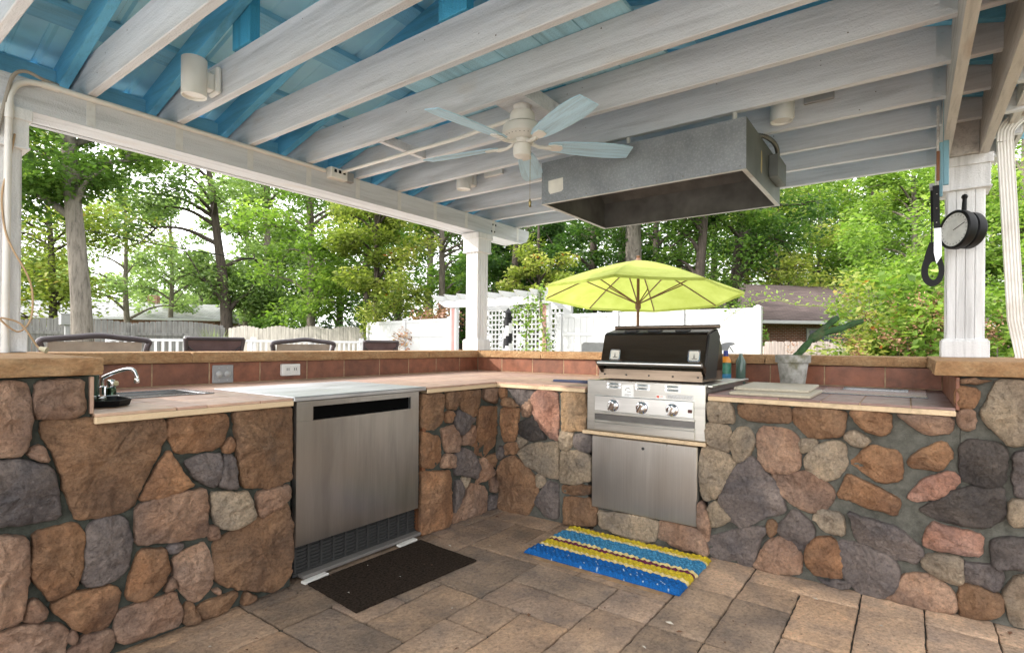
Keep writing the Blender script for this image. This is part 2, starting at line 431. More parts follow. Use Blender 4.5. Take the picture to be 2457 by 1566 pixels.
ST_RIGHT="""
O:2381,868 2325,868 2324,809 2375,802
G:2304,868 2061,868 2098,816 2194,754
B:2334,797 2273,788 2203,749 2349,747
O:2364,721 2208,729 2226,575 2241,509 2351,493
P:2184,746 2107,815 2106,697 2178,683
R:2089,840 2052,868 1932,868 1892,851 1889,547 1938,557 2059,654 2107,760
D:2202,641 2068,680 2030,610 1975,546 2124,526 2211,552
T:2216,528 2129,513 2201,458
O:2326,471 2216,492 2215,432 2315,399
G:2382,444 2341,449 2335,376 2381,362
T:2220,423 2105,492 1889,536 1887,289 1963,301 2132,347
B:2382,280 2330,361 2250,399 2132,331 2065,262 2045,180 2073,105 2129,4 2266,4 2376,4
T:2060,294 2005,299 1986,243 2036,212
G:1963,258 1887,259 1885,24 1979,28 2063,91 2036,158
S:1857,868 1686,868 1684,636 1850,616
T:1868,610 1772,612 1797,497 1867,493
G:1755,599 1639,604 1638,502 1704,501 1755,532
T:1862,475 1737,490 1646,464 1644,318 1744,281 1860,278
B:1847,250 1652,281 1644,224 1847,205
B:1838,176 1652,193 1602,144 1601,42 1836,4
T:1576,133 1277,155 1196,137 1207,35 1300,4 1562,41
P:1185,145 966,146 924,86 903,17 1072,21 1195,49
O:232,868 75,868 74,798 103,764 193,795
P:39,868 -147,868 -148,803 -58,789 32,854
O:226,620 147,710 38,688 30,568 109,547
O:284,446 230,565 168,529 65,483 40,470 47,395 198,434
O:3,667 -125,763 -152,703 -113,635 -5,633
R:5,494 -60,581 -146,628 -178,591 -140,527 -26,473
D:-184,740 -209,776 -319,764 -331,718 -326,606 -266,580 -191,609
D:-40,442 -191,560 -320,589 -327,462 -267,410 -127,407
G:232,378 167,359 43,339 -55,257 -21,189 63,204 197,245
R:-61,309 -94,397 -134,375 -252,367 -249,281 -62,276
G:274,228 166,224 56,188 35,141 48,59 106,4 195,4 250,60 266,147
T:-48,196 -68,243 -180,253 -187,139 -109,152
G:-190,238 -310,243 -322,214 -304,146 -193,165
P:62,38 6,131 -76,152 -155,105 -172,27 -143,4 -36,5 77,4
B:-193,149 -323,127 -317,54 -257,11 -188,4 -184,64
T:-334,146 -369,219 -426,226 -427,16 -353,17
T:-252,886 -305,1040 -416,1040 -417,791 -343,771
O:-169,1003 -220,1006 -242,975 -220,920 -173,921
P:-176,900 -227,904 -227,823 -177,830
B:-172,1040 -281,1040 -257,1032 -188,1021
G:-355,729 -423,753 -424,559 -361,556
T:-344,529 -424,551 -425,450 -350,439
G:-291,359 -425,388 -426,272 -292,247
T:450,704 374,713 391,673 441,639
T:262,734 223,779 140,729 200,704
G:370,19 203,44 249,4 313,4
T:909,868 782,868 776,760 899,761
T:912,752 801,741 789,705 796,612 857,613 911,641
T:784,630 781,689 746,742 699,738 672,692 679,618 713,565 752,551
T:932,605 890,622 792,579 752,527 815,418 855,352 921,315 947,362 952,533
G:851,328 752,527 679,594 637,550 570,472 526,368 519,326 620,287 719,199 798,245
B:747,868 693,868 494,868 500,789 654,783 738,804
B:473,868 272,868 253,848 271,742 403,724 472,791
P:653,702 631,745 514,756 461,714 453,568 485,536 592,525 641,574
P:578,515 408,539 321,495 298,461 321,390 387,351 462,372 526,408
T:426,595 389,676 284,718 248,692 254,595 283,539 341,519 409,543
T:916,256 863,326 830,281 782,232 862,182 887,186
G:903,114 789,164 642,227 605,218 649,120 675,4 852,4 894,31
B:598,252 569,273 554,237 575,192 594,204
G:554,237 469,347 393,285 386,248 426,154 454,156 525,203
P:597,156 525,195 454,156 443,104 443,27 552,4 663,4
O:413,150 386,217 294,237 261,147 235,87 279,49 365,39 419,79
P:955,301 934,296 895,201 903,97 919,94 958,154
T:387,324 354,369 262,356 255,268 320,269
"""

XF, YF, XB, YB, ZC, ZU, ZT = 3.108, 2.418, 4.331, 3.608, .914, 1.054, 1.117
counter = thing('stone_counter', 'L-shaped outdoor kitchen counter of field stone with terracotta tile top and raised sandstone bar', 'counter', (3.1, 2.42, 0))
def facing(stones, fn, name, boxes, mort, seed0, label=None):
    mb = MB(); cols = []
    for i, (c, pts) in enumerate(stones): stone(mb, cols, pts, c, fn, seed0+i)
    ns = len(mb.v)
    for bx in boxes: mb.box(*bx, mi=1)
    cols += [(.3, .3, .3, 1)]*(len(mb.v)-ns); mb.c = cols
    o = mb.build(name, [m_stone, mort], counter, angle=60)
    if label: o['label'] = label
    return o
def rest(lo, hi, zlo, zhi, step=.23, seed=3):
    """extra stones where the photograph's frame ends"""
    rr = random.Random(seed); o = []; z = zlo
    while z < zhi-.06:
        hh = min(rr.uniform(.14, .24), zhi-z); x = lo
        while x < hi-.04:
            w = min(rr.uniform(.16, .3), hi-x); j = lambda: rr.uniform(-.012, .012)
            o.append((rr.choice('PBOGT'), [(x+.012+j(), z+.012+j()), (x+w-.012+j(), z+.012+j()), (x+w-.012+j(), z+hh-.012+j()), (x+w*.5, z+hh-.008+j()), (x+.012+j(), z+hh-.012+j())])); x += w
        z += hh
    return o
sl = parse(ST_LEFT); sr = parse(ST_RIGHT)
fl = lambda u, z, h: (u, YF-h, z)
fr = lambda u, z, h: (XF-h, u, z)
mx = lambda s: sum(p[0] for p in s[1])/len(s[1])
left1 = [s for s in sl if mx(s) < 1.53]; left2 = [s for s in sl if mx(s) >= 1.53]
extraL = rest(-.6, .36, .0, 1.04)
facing(left1+extraL, fl, 'stone_facing', [((-.62, YF+.004, 0), (.695, 4.02, ZU-.003)), ((.697, YF+.006, 0), (1.497, 3.6, .876))], m_mortar_d, 10, 'brown and grey field stone face left of the refrigerator')
facing(left2, fl, 'stone_facing', [((2.40, YF+.004, 0), (XF+.02, 3.6, .876))], m_mortar_d, 100, 'brown field stone face between refrigerator and corner')
extraR = rest(-1.5, -.62, 0, 1.04, seed=5)
facing(sr+extraR, fr, 'stone_facing', [((XF+.006, .96, 0), (4.3, 1.625, .6)), ((XF+.004, 1.665, 0), (4.3, YF+.03, .876)), ((XF+.004, -.18, 0), (4.3, .908, .876)), ((XF+.004, -1.52, 0), (4.86, -.182, ZU-.003))], m_mortar_l, 200, 'paler rounded field stone face under the grill side')
# bar wall behind the backsplash (outer side faces the lawn)
mb = MB(); mb.box((.70, YB+.012, 0), (4.9, 4.0, ZU-.003)); mb.box((XB+.012, -.18, 0), (4.86, YB+.011, ZU-.004))
mb.build('bar_wall', m_mortar_l, counter)
# stone cheek under the refrigerator bay end
mb = MB(); mb.box((2.372, YF-.005, 0), (2.399, 3.4, .874)); mb.build('end_panel', m_woodB, counter)
def tiles(name, rects, fn, mat, thick=.012, grout=None, gap=.0075, seed=1, vary=.16):
    mb = MB(); cols = []; rr = random.Random(seed)
    for (a, b, c, d) in rects:
        n0 = len(mb.v); p, q = fn(a+gap/2, c+gap/2, 0), fn(b-gap/2, d-gap/2, thick); mb.box(p, q, .0022)
        g = rr.uniform(1-vary, 1+vary); h = rr.uniform(-.05, .05); cols += [(g*(1+h), g, g*(1-h), 1)]*(len(mb.v)-n0)
    n0 = len(mb.v); a, b, c, d = grout; mb.box(fn(a, c, -.012), fn(b, d, thick-.0022), 0, 1); cols += [(1, 1, 1, 1)]*(len(mb.v)-n0)
    mb.c = cols; return mb.build(name, [mat, m_grout], counter, angle=40)
def grid(xs, ys): return [(a, b, c, d) for a, b in zip(xs, xs[1:]) for c, d in zip(ys, ys[1:])]
# backsplash, one course of tiles under the bar slabs
xs = [.70, .99, 1.334, 1.66, 1.995, 2.357, 2.685, 3.041, 3.372, 3.72, 4.05, XB]
tiles('backsplash', grid(xs, [ZC, ZU]), lambda u, w, h: (u, YB+.012-h, w), m_tileB, grout=(.70, XB, ZC-.03, ZU-.002), seed=4)
ys = [-.165, .131, .479, .825, 1.17, 1.53, 1.88, 2.238, 2.58, 2.928, 3.296, YB]
tiles('backsplash', grid(ys, [ZC, ZU]), lambda u, w, h: (XB+.012-h, u, w), m_tileB, grout=(-.165, YB-.001, ZC-.03, ZU-.004), seed=5)
mb = MB(); mb.box((3.09, -.178, ZC-.01), (XB-.002, -.164, ZU-.004), .002); mb.c = [(.9, .9, .9, 1)]*len(mb.v); mb.build('end_tile', [m_tileB], counter)
mb = MB(); mb.box((.690, YF-.012, ZC+.0005), (.702, 3.594, ZU-.004), .002); mb.c = [(.9, .9, .9, 1)]*len(mb.v); mb.build('end_tile', [m_tileC], counter)
# counter tops
top = lambda u, w, h: (u, w, ZC-.012+h)
def cells(x0, x1, y0, y1, st=.345, hole=None):
    o = []; nx = max(1, round((x1-x0)/st)); ny = max(1, round((y1-y0)/st))
    X = [x0+(x1-x0)*i/nx for i in range(nx+1)]; Y = [y0+(y1-y0)*i/ny for i in range(ny+1)]
    if hole:
        X = sorted(set([q for q in X if abs(q-hole[0]) > .06 and abs(q-hole[1]) > .06]+[hole[0], hole[1]])); Y = sorted(set([q for q in Y if abs(q-hole[2]) > .06 and abs(q-hole[3]) > .06]+[hole[2], hole[3]]))
    for r in grid(X, Y):
        cx, cy = (r[0]+r[1])/2, (r[2]+r[3])/2
        if hole and hole[0] < cx < hole[1] and hole[2] < cy < hole[3]: continue
        o.append(r)
    return o
HL = (.975, 1.325, 2.935, 3.245); HR = (3.845, 4.155, -.005, .355)
def top_part(name, x0, x1, y0, y1, mat, hole=None, seed=1):
    mb = MB(); cols = []; rr = random.Random(seed)
    for (a, b, c, d) in cells(x0, x1, y0, y1, hole=hole):
        n0 = len(mb.v); mb.box((a+.002, c+.002, ZC-.012), (b-.002, d-.002, ZC), .002); g = rr.uniform(.86, 1.14); cols += [(g, g*rr.uniform(.96, 1.04), g, 1)]*(len(mb.v)-n0)
    n0 = len(mb.v)
    Hs = hole
    for (a, b, c, d) in ([(x0, x1, y0, y1)] if not Hs else [(x0, Hs[0], y0, y1), (Hs[1], x1, y0, y1), (Hs[0], Hs[1], y0, Hs[2]), (Hs[0], Hs[1], Hs[3], y1)]):
        mb.box((a+.004, c+.004, ZC-.036), (b-.004, d-.004, ZC-.0025), 0, 1)
    cols += [(1, 1, 1, 1)]*(len(mb.v)-n0); mb.c = cols
    return mb.build(name, [mat, m_grout], counter, angle=40)
top_part('countertop', .70, 1.49, YF-.03, YB-.002, m_tileC, HL, 2)
mb = MB(); mb.box((.700, YF-.035, ZC-.037), (1.488, YF-.012, ZC-.0125), .003); mb.build('edge_trim', m_trimw, counter)
top_part('countertop', 2.38, XF-.03, YF-.03, YB-.002, m_tileC, None, 3)
top_part('countertop', 1.49, 2.38, 3.195, YB-.002, m_tileC, None, 6)
mb = MB(); mb.box((2.384, YF-.035, ZC-.037), (XF-.032, YF-.012, ZC-.0125), .003); mb.build('edge_trim', m_trimw, counter)
top_part('countertop', XF-.03, XB-.002, 1.668, YB-.002, m_tileC, None, 4)
mb = MB(); mb.box((XF-.035, 1.672, ZC-.037), (XF-.012, YF-.033, ZC-.0125), .003); mb.build('edge_trim', m_trimw, counter)
top_part('countertop', XF-.03, XB-.002, -.165, .905, m_tileD, HR, 5)
mb = MB(); mb.box((XF-.035, -.165, ZC-.037), (XF-.012, .903, ZC-.0125), .003); mb.build('edge_trim', m_trimw, counter)
top_part('countertop', 3.95, XB-.002, .906, 1.667, m_tileD, None, 8)
mb = MB(); mb.box((XF-.034, .914, .618), (XF+.03, 1.69, .640), .003); mb.build('edge_trim', m_trimw, counter)
# rough-edged sandstone bar slabs
def slab(pts, z0, z1, seed, name='bar_slab', chip=.007, H=None):
    out = []
    P = [Vector((a, b, 0)) for a, b in pts]
    for i in range(len(P)):
        a, b = P[i], P[(i+1) % len(P)]; n = max(1, int((b-a).length/.03))
        out += [a.lerp(b, k/n) for k in range(n)]
    c = sum(P, Vector())/len(P); n = len(out); lv = [(z0, .0), (z0+.004, 1), (z0+(z1-z0)*.35, 1.3), (z0+(z1-z0)*.7, 1.0), (z1-.004, .6), (z1, -.1)]
    vs = []
    for j, (z, w) in enumerate(lv):
        for p in out:
            q = Vector((p.x*16, p.y*16, z*24+seed*5)); d = (p-c).normalized(); k = (noise.noise(q)+.5*noise.noise(q*2.7))*chip*1.3-abs(1-w)*.004
            vs.append((p.x+d.x*k, p.y+d.y*k, z+(noise.noise(q*1.3+Vector((3, 3, 3)))*.003 if 0 < j < 5 else 0)))
    fs = []
    for j in range(len(lv)-1):
        for k in range(n): fs.append((j*n+k, j*n+(k+1) % n, (j+1)*n+(k+1) % n, (j+1)*n+k))
    fs += [tuple(range(n))[::-1], tuple((len(lv)-1)*n+k for k in range(n))]
    return MB().add(vs, fs).build(name, m_slab, counter, angle=50)
yi, yo, xi, xo = YB-.03, 4.08, XB-.03, 4.92
for i, (a, b) in enumerate([(.80, 1.543), (1.548, 2.55), (2.554, 3.594), (3.599, xi-.002)]): slab([(a, yi), (b, yi), (b, yo), (a, yo)], ZU, ZT, i)
slab([(xi, yi-.02), (xi, yo), (xo, yo), (xo, yi-.02)], ZU, ZT+.001, 6)
for i, (a, b) in enumerate([(2.818, yi-.024), (1.90, 2.812), (.86, 1.895), (-.085, .855)]): slab([(xi, a), (xi, b), (xo, b), (xo, a)], ZU, ZT, 10+i)
slab([(-.7, YF-.032), (.726, YF-.032), (.795, 3.3), (.795, yo), (-.7, yo)], ZU+.002, ZT+.002, 20, 'end_slab', .013)
slab([(3.07, -.09), (4.29, -.092), (4.9, -.092), (4.9, -1.6), (3.07, -1.6)], ZU+.002, ZT+.004, 21, 'end_slab', .012)

# ------------------------------------------------------------------ patio floor of tumbled pavers
def pavers():
    U = .2385; y0 = .18-U*9; x0 = -1.85; NX, NY = 23, 19; used = set(); mb = MB(); cols = []; rr = random.Random(21); seed = 0
    pal = [(.42,.30,.21), (.46,.33,.235), (.37,.275,.20), (.35,.265,.20), (.51,.35,.235), (.43,.315,.235)]
    for j in range(NY):
        for i in range(NX):
            if (i, j) in used: continue
            opts = [(2, 1)]*4+[(3, 1)]*2+[(1, 1)]*2+[(2, 2)]*2+[(1, 2)]*2
            if j < 12: opts += [(3, 1)]*5+[(2, 1)]*3
            rr.shuffle(opts); w, h = 1, 1
            for (a, b) in opts:
                if i+a <= NX and j+b <= NY and all((i+p, j+q) not in used for p in range(a) for q in range(b)): w, h = a, b; break
            for p in range(w):
                for q in range(h): used.add((i+p, j+q))
            xa, ya, xb, yb = x0+i*U, y0+j*U, x0+(i+w)*U, y0+(j+h)*U
            xa += noise.noise((0, j*3.3, 1))*.06*0; g = .0024
            pts = [(xa+g, ya+g), (xb-g, ya+g), (xb-g, yb-g), (xa+g, yb-g)]
            seed += 1; out = smooth_outline(pts, .022, 1, .0024, seed*.9, .007); c = sum(out, Vector())/len(out); n = len(out)
            base = rr.choice(pal); gg = rr.uniform(.88, 1.14)*(1.28-.21*(ya+yb)/2); tx, ty = rr.uniform(-.008, .008), rr.uniform(-.008, .008); dz = rr.uniform(-.002, .002)  # pavers lighten towards the right front: falloff of daylight put into their colour
            vs = []
            for ins, hz in ((0, -.02), (.001, -.006), (.0035, -.0012), (.010, 0)):
                for p in out:
                    d = c-p; q = p+d*(ins/d.length)
                    vs.append((q.x, q.y, hz+dz+(noise.noise(q*11+Vector((seed, 0, 0)))*.0035+noise.noise(q*30)*.002 if hz > -.01 else 0)+(q.x-c.x)*tx+(q.y-c.y)*ty))
            for s_ in (.66, .33):
                for p in out:
                    q = c+(p-c)*s_; vs.append((q.x, q.y, dz+noise.noise(q*11+Vector((seed, 0, 0)))*.0035+noise.noise(q*30)*.002+(q.x-c.x)*tx+(q.y-c.y)*ty))
            vs.append((c.x, c.y, dz))
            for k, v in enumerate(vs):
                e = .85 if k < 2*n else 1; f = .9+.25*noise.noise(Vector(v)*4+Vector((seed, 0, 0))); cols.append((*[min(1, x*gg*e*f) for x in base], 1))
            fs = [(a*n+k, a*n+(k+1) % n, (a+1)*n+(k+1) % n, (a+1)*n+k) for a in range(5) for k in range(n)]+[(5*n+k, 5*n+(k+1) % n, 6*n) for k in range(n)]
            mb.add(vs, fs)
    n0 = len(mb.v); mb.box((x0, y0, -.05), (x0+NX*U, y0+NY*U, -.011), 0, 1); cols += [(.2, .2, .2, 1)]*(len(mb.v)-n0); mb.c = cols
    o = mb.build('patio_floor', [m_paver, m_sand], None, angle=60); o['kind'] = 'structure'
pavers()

# ------------------------------------------------------------------ pavilion
m_nail = m_plain('rusty_nail_head', (.10,.075,.06), .8, 0, .3, 40)
m_strapb = m_plain('overpainted_strap', (.66,.655,.64), .45, 0, .08, 30, .2)
pav = thing('pavilion', 'open white timber pavilion with exposed joists and blue painted metal roof over the kitchen', 'pavilion', (2.5, 1.77, 0))
SKYV = 26
ZB, ZJ, JH = 2.362, 2.531, .212
XS = [1.024+.4506*i for i in range(-2, 10)]
def post(x0, y0, w, label=None, zb=ZT+.004):
    x1, y1 = x0+w, y0+w; mb = MB()
    mb.box((x0+.006, y0+.006, zb), (x1-.006, y1-.006, ZB-.002))
    for k in range(4):                       # bead-board skin with thin grooves
        a = .004; n = 4; s = (w-2*a)/n
        for i in range(n):
            u0 = a+i*s+.002; u1 = a+(i+1)*s-.002
            if k == 0: mb.box((x0, y0+u0, zb+.01), (x0+.008, y0+u1, ZB-.01), .002)
            if k == 1: mb.box((x0+u0, y0, zb+.01), (x0+u1, y0+.008, ZB-.01), .002)
            if k == 2: mb.box((x1-.008, y0+u0, zb+.01), (x1, y0+u1, ZB-.01), .002)
            if k == 3: mb.box((x0+u0, y1-.008, zb+.01), (x0+u1, y1, ZB-.01), .002)
    o = mb.build('post', m_postw, pav)
    e = .022; mb = MB(); mb.box((x0-e, y0-e, zb), (x1+e, y1+e, zb+.105), .004); mb.box((x0-e+.008, y0-e+.008, zb+.104), (x1+e-.008, y1+e-.008, zb+.116), .003); sub(mb, 'post_base', m_postw, o)
    mb = MB(); mb.box((x0-e, y0-e, 2.165), (x1+e, y1+e, 2.305), .003); mb.box((x0-e-.012, y0-e-.012, 2.30), (x1+e+.012, y1+e+.012, ZB-.003), .003); mb.box((x0-e-.006, y0-e-.006, 2.155), (x1+e+.006, y1+e+.006, 2.168), .003)
    sub(mb, 'post_cap', m_postw, o)
    if label: o['label'] = label
def sub(mb, name, mat, par, **k): return mb.build(name, mat, par, **k)
post(4.391, 3.664, .17, 'corner post standing on the bar corner'); post(4.36, -.366, .188, 'right post standing on the end slab'); post(.575, 3.672, .185, 'left post carrying the conduit'); post(-.40, 3.672, .185, None, ZT+.004); post(-.40, -.366, .188, None, .004)
def board(name, a, b, mat, par=pav, bev=.004, label=None):
    o = MB().box(a, b, bev).build(name, mat, par)
    if label: o['label'] = label
    return o
def beam_prism(y0, y1, z0, z1, x0, x1, mat, name='beam'):
    poly = [(x0, z0), (x1-.14, z0), (x1-.05, z0+.03), (x1, z0+.10), (x1, z1), (x0, z1)]
    return MB().prism(poly, lambda u, v, w: (u, w, v), y0, y1).build(name, mat, pav)
bl = beam_prism(3.668, 3.71, ZB, ZJ-.003, -.42, 5.33, m_beam)
bo = beam_prism(3.872, 3.914, ZB, ZJ-.003, -.42, 5.33, m_beam)
MB().box((-.41, 3.711, ZB+.004), (5.18, 3.871, ZB+.045), .003).build('beam_soffit', m_beam, pav)
h1 = beam_prism(-.19, -.148, ZB-.006, ZJ+.16, -.42, 5.33, m_beamR, 'header_beam')
h2 = beam_prism(-.376, -.332, ZB-.006, ZJ+.16, -.42, 5.33, m_beamR, 'header_beam')
MB().box((4.3, -.331, ZB+.0), (4.58, -.191, ZJ+.1), .002).build('blocking', m_beamR, pav)
for s in range(2):
    mb = MB()
    for x in (4.42, 4.47):
        for z in ((2.41, 2.485) if s == 0 else (2.42, 2.49)): mb.lathe([(.011, 0), (.011, .003), (.008, .006), (.001, .007)], n=10, mat=Matrix.Translation((x+.22 if s == 0 and z > 2.45 else x+.20, 3.668, z)) @ Matrix.Rotation(R(90), 4, 'X'))
    if s == 0: mb.build('beam_bolt', m_dark, bl)
yr, zr, slope = 1.77, 3.335, .262
def rz(y): return zr-slope*abs(y-yr)
for i, x in enumerate(XS):
    jm = MB().box((x, -.56, ZJ), (x+.044, 4.0, ZJ+JH), .0035); rj = random.Random(i*7+1)
    for _ in range(4):
        yy = rj.uniform(.1, 3.5); jm.lathe([(rj.uniform(.002, .0042), 0), (.002, .0012)], n=7, mi=1, mat=Matrix.Translation((x-.0002, yy, ZJ+rj.uniform(.02, .19))) @ Matrix.Rotation(R(-90), 4, 'Y'))
    jm.build('joist', [m_joist, m_nail], pav)
    xr0, xr1 = x-.062, x-.016
    for sgn in (1, -1):
        ye = 4.06 if sgn > 0 else -.52; ztop = lambda y: rz(y); dp = .145
        poly = [(ye, ztop(ye)), (yr, zr), (yr, zr-dp), (ye-sgn*.12, ztop(ye-sgn*.12)-dp), (ye, ztop(ye)-.05)]
        MB().prism(poly, lambda u, v, w: (w, u, v), xr0, xr1).build('rafter', m_blueY, pav)
    for y in ((2.77,) if i == 3 else (1.68,)):
        if i in (3, 4, 6, 8, 10): MB().box((x-.012, y, ZJ+JH+.001), (x+.044, y+.18, rz(y)-.004), .003).build('web_post', m_blueZ, pav)
    mb = MB(); mb.box((x-.0022, -.147, ZJ+.03), (x+.0, -.09, ZJ+.19)); mb.prism([(-.147, ZJ+.005), (-.09, ZJ+.055), (-.09, ZJ+.10), (-.147, ZJ+.10)], lambda u, v, w: (w, u, v), x-.004, x-.0025)
    for k in range(4): mb.lathe([(.005, 0), (.004, .003)], n=8, mat=Matrix.Translation((x-.0042, -.115, ZJ+.07+.035*k)) @ Matrix.Rotation(R(-90), 4, 'Y'))
    mb.build('joist_hanger', m_strap, pav)
    mb = MB(); mb.box((x+.001, 3.6655, ZB+.01), (x+.043, 3.6675, ZJ-.004), .0006)
    for k in range(4): mb.lathe([(.004, 0), (.003, .002)], n=7, mat=Matrix.Translation((x+.014+.014*(k % 2), 3.6655, ZB+.03+.035*k)) @ Matrix.Rotation(R(90), 4, 'X'))
    mb.build('metal_strap', m_strapb, pav)
# purlins, blocking, roof sheets with ribs
def tilt(mb, sgn):
    a = math.atan(slope); return mb
for sgn in (1, -1):
    for k, dy in enumerate((.06, .62, 1.18, 1.74, 2.30)):
        y = yr+sgn*dy; y2 = y+sgn*.135
        f = lambda u, v, w, s=sgn: (u, v, w)
        poly = [(y, rz(y)+.003), (y2, rz(y2)+.003), (y2, rz(y2)+.04), (y, rz(y)+.04)]
        MB().prism(poly, lambda u, v, w: (w, u, v), -.48, 5.38).build('purlin', m_blueX, pav)
    ya, yb_ = yr-sgn*.02, (4.13 if sgn > 0 else -.62); mb = MB()
    prof = []; x = -.5
    while x < 5.45:
        for dx, dz in ((0, 0), (.012, .018), (.03, .018), (.042, 0), (.11, 0), (.114, .004), (.124, .004), (.128, 0)): prof.append((x+dx, dz))
        x += .2286
    n = len(prof); vs = [(px, y, rz(y)+.043+dz) for y in (ya, yb_) for px, dz in prof]
    fs = [(k, k+1, n+k+1, n+k) for k in range(n-1)]
    vs += [(px, y, rz(y)+.046+dz) for y in (ya, yb_) for px, dz in prof]; fs += [(2*n+k, 3*n+k, 3*n+k+1, 2*n+k+1) for k in range(n-1)]
    mb.add(vs, fs, 0, False); mb.build('roof_sheet', m_roofp, pav, fix=False)
    ye = 4.062 if sgn > 0 else -.565
    poly = [(ye, rz(ye)-.14), (ye+sgn*.022, rz(ye)-.14), (ye+sgn*.022, rz(ye)+.036), (ye, rz(ye)+.036)]
    MB().prism(poly, lambda u, v, w: (w, u, v), -.48, 5.4).build('fascia', m_blueX if sgn > 0 else m_beamR, pav)
    yk = 3.95 if sgn > 0 else -.52
    MB().box((-.45, yk, ZJ+.02), (5.36, yk+.04, ZJ+JH-.02)).build('eave_blocking', m_blueX if sgn > 0 else m_beamR, pav)
# blue gable infill at the far end, and the loft boards lying on the joists
poly = [(4.04, rz(4.04)-.02), (yr, zr-.005), (-.5, rz(-.5)-.02), (-.5, ZJ+.19), (4.04, ZJ+.19)]
MB().box((-.42, -.475, ZJ+JH-.03), (5.33, -.385, ZJ+JH-.012)).build('eave_soffit', m_beamR, pav); MB().box((-.42, -.325, ZJ+JH-.03), (5.33, -.195, ZJ+JH-.012)).build('eave_soffit', m_beamR, pav)
MB().prism([(a, max(b, ZJ+.08)) for a, b in poly], lambda u, v, w: (w, u, v), 5.34, 5.36).build('gable', m_blueZ, pav)
ys = [1.062, 1.325, 1.56, 1.80, 2.04, 2.28, 2.50]
for a, b in zip(ys, ys[1:]): MB().box((1.98, a+.002, ZJ+JH+.002), (2.96, b-.002, ZJ+JH+.024), .002).build('loft_board', m_deck, pav)
MB().box((2.42, 1.70, ZJ+.001), (2.826, 1.735, ZJ+.088), .002).build('fan_blocking', m_joist, pav)
MB().box((2.42, 1.736, ZJ+.045), (2.826, 1.96, ZJ+.085), .002).build('fan_blocking', m_joist, pav)
MB().box((2.421, 2.862, ZJ+.002), (2.826, 2.90, ZJ+.06), .002).build('blocking', m_joist, pav)

# ------------------------------------------------------------------ refrigerator
m_pit = m_plain('unlit_recess', (.004,.004,.004), 1, 0, .1, 9, 0, 0)
t = thing('refrigerator', 'built-in stainless steel undercounter refrigerator between the stone faces', 'refrigerator', (1.93, 2.4, 0))
MB().box((1.512, 2.43, .188), (2.366, 3.2, .876), .004).box((1.53, 2.50, .04), (2.36, 3.19, .187)).build('body', m_dark, t)
d = MB().box((1.508, 2.392, .19), (2.318, 2.425, .7955)).box((1.508, 2.392, .8645), (2.318, 2.425, .893)).box((1.508, 2.392, .796), (1.598, 2.425, .864)).box((2.252, 2.392, .796), (2.318, 2.425, .864)).build('door', m_steelF, t)
MB().box((1.5985, 2.412, .796), (2.2515, 2.424, .864)).build('handle_recess', m_pit, d)
mb = MB(); mb.box((1.53, 2.47, .03), (2.36, 2.49, .18))
gr = mb.build('toe_grille', m_plain('dark_grille', (.03,.03,.03), .7, .1), t); mb = MB()  # grille and louvre colours darkened to carry the toe-kick shade
for k in range(11): mb.box((1.54+.075*k, 2.456, .03), (1.552+.075*k, 2.4695, .178))
for k in range(8): mb.box((1.53, 2.460, .035+.018*k), (2.36, 2.4698, .041+.018*k))
mb.box((1.53, 2.452, .018), (2.36, 2.4697, .034)); mb.build('louvre', m_plain('grey_louvre', (.030,.030,.029), .7, .1), gr)
MB().box((1.492, 2.388, .894), (2.378, 3.192, ZC+.004), .004).build('top_plate', m_steel('worn_steel_top', (.52,.53,.54), .38, 0, .15, .4, .3), t)
MB().box((1.56, 2.405, .012), (2.36, 2.47, .03), .003).build('base_rail', m_plain('weathered_rail', (.13,.12,.11), .8), t)
for px, lab in ((1.575, 'left of the dark doormat'), (2.19, 'under the right end of the refrigerator')):
    o = MB().box((-.07, -.018, 0), (.07, .018, .012), .002)
    o = o.build('shim', m_plain('white_shim', (.6,.58,.54), .7), None, origin=(0, 0, 0)); o.location = (px+.04, 2.435, .032 if px < 2 else .032); o.location.z = .001; o.location.y = 2.39; o.rotation_euler = (0, 0, R(3))
    tag(o, 'white strip of wood lying on the floor '+lab, 'wood shim')

# ------------------------------------------------------------------ sinks and tap
def sink(name, label, hole, rim, mat, depth=.16, lowz=.0):
    t = thing(name, label, 'sink', ((hole[0]+hole[1])/2, (hole[2]+hole[3])/2, ZC))
    a, b, c, d = hole; e, f, g, h = rim; mb = MB(); z = ZC+.0005
    mb.box((e, g, z), (a+.012, h, z+.006), .0025); mb.box((b-.012, g, z), (f, h, z+.006), .0025); mb.box((a+.0125, g, z), (b-.0125, c+.012, z+.006), .0025); mb.box((a+.0125, d-.012, z), (b-.0125, h, z+.006), .0025)
    mb.build('rim', mat, t)
    w = .011; mb = MB(); zt = z-.0005; zb = ZC-depth
    mb.box((a+w, c+w, zb), (b-w, d-w, zb+.004)); mb.box((a+w-.004, c+w, zb), (a+w, d-w, zt)); mb.box((b-w, c+w, zb), (b-w+.004, d-w, zt)); mb.box((a+w, c+w-.004, zb), (b-w, c+w, zt)); mb.box((a+w, d-w, zb), (b-w, d-w+.004, zt))
    mb.build('basin', mat, t)
    MB().lathe([(.001, .005), (.035, .005), (.035, .008), (.001, .008)], ((a+b)/2, (c+d)/2, zb), cap=False).build('drain', m_chrome, t)
    return t
m_sink = m_plain('satin_steel_sink', (.55,.55,.55), .25, 1, .1, 6, .03)
sink('sink', 'small stainless sink with chrome tap in left countertop', HL, (.94, 1.365, 2.905, 3.272), m_sink)
sink('sink', 'stainless drop-in sink with wide near rim at the right end of the counter', HR, (3.545, 4.19, -.078, .432), m_sink, .14)
t = thing('faucet', 'chrome gooseneck faucet with clear handle beside left sink', 'faucet', (.955, 3.075, ZC))
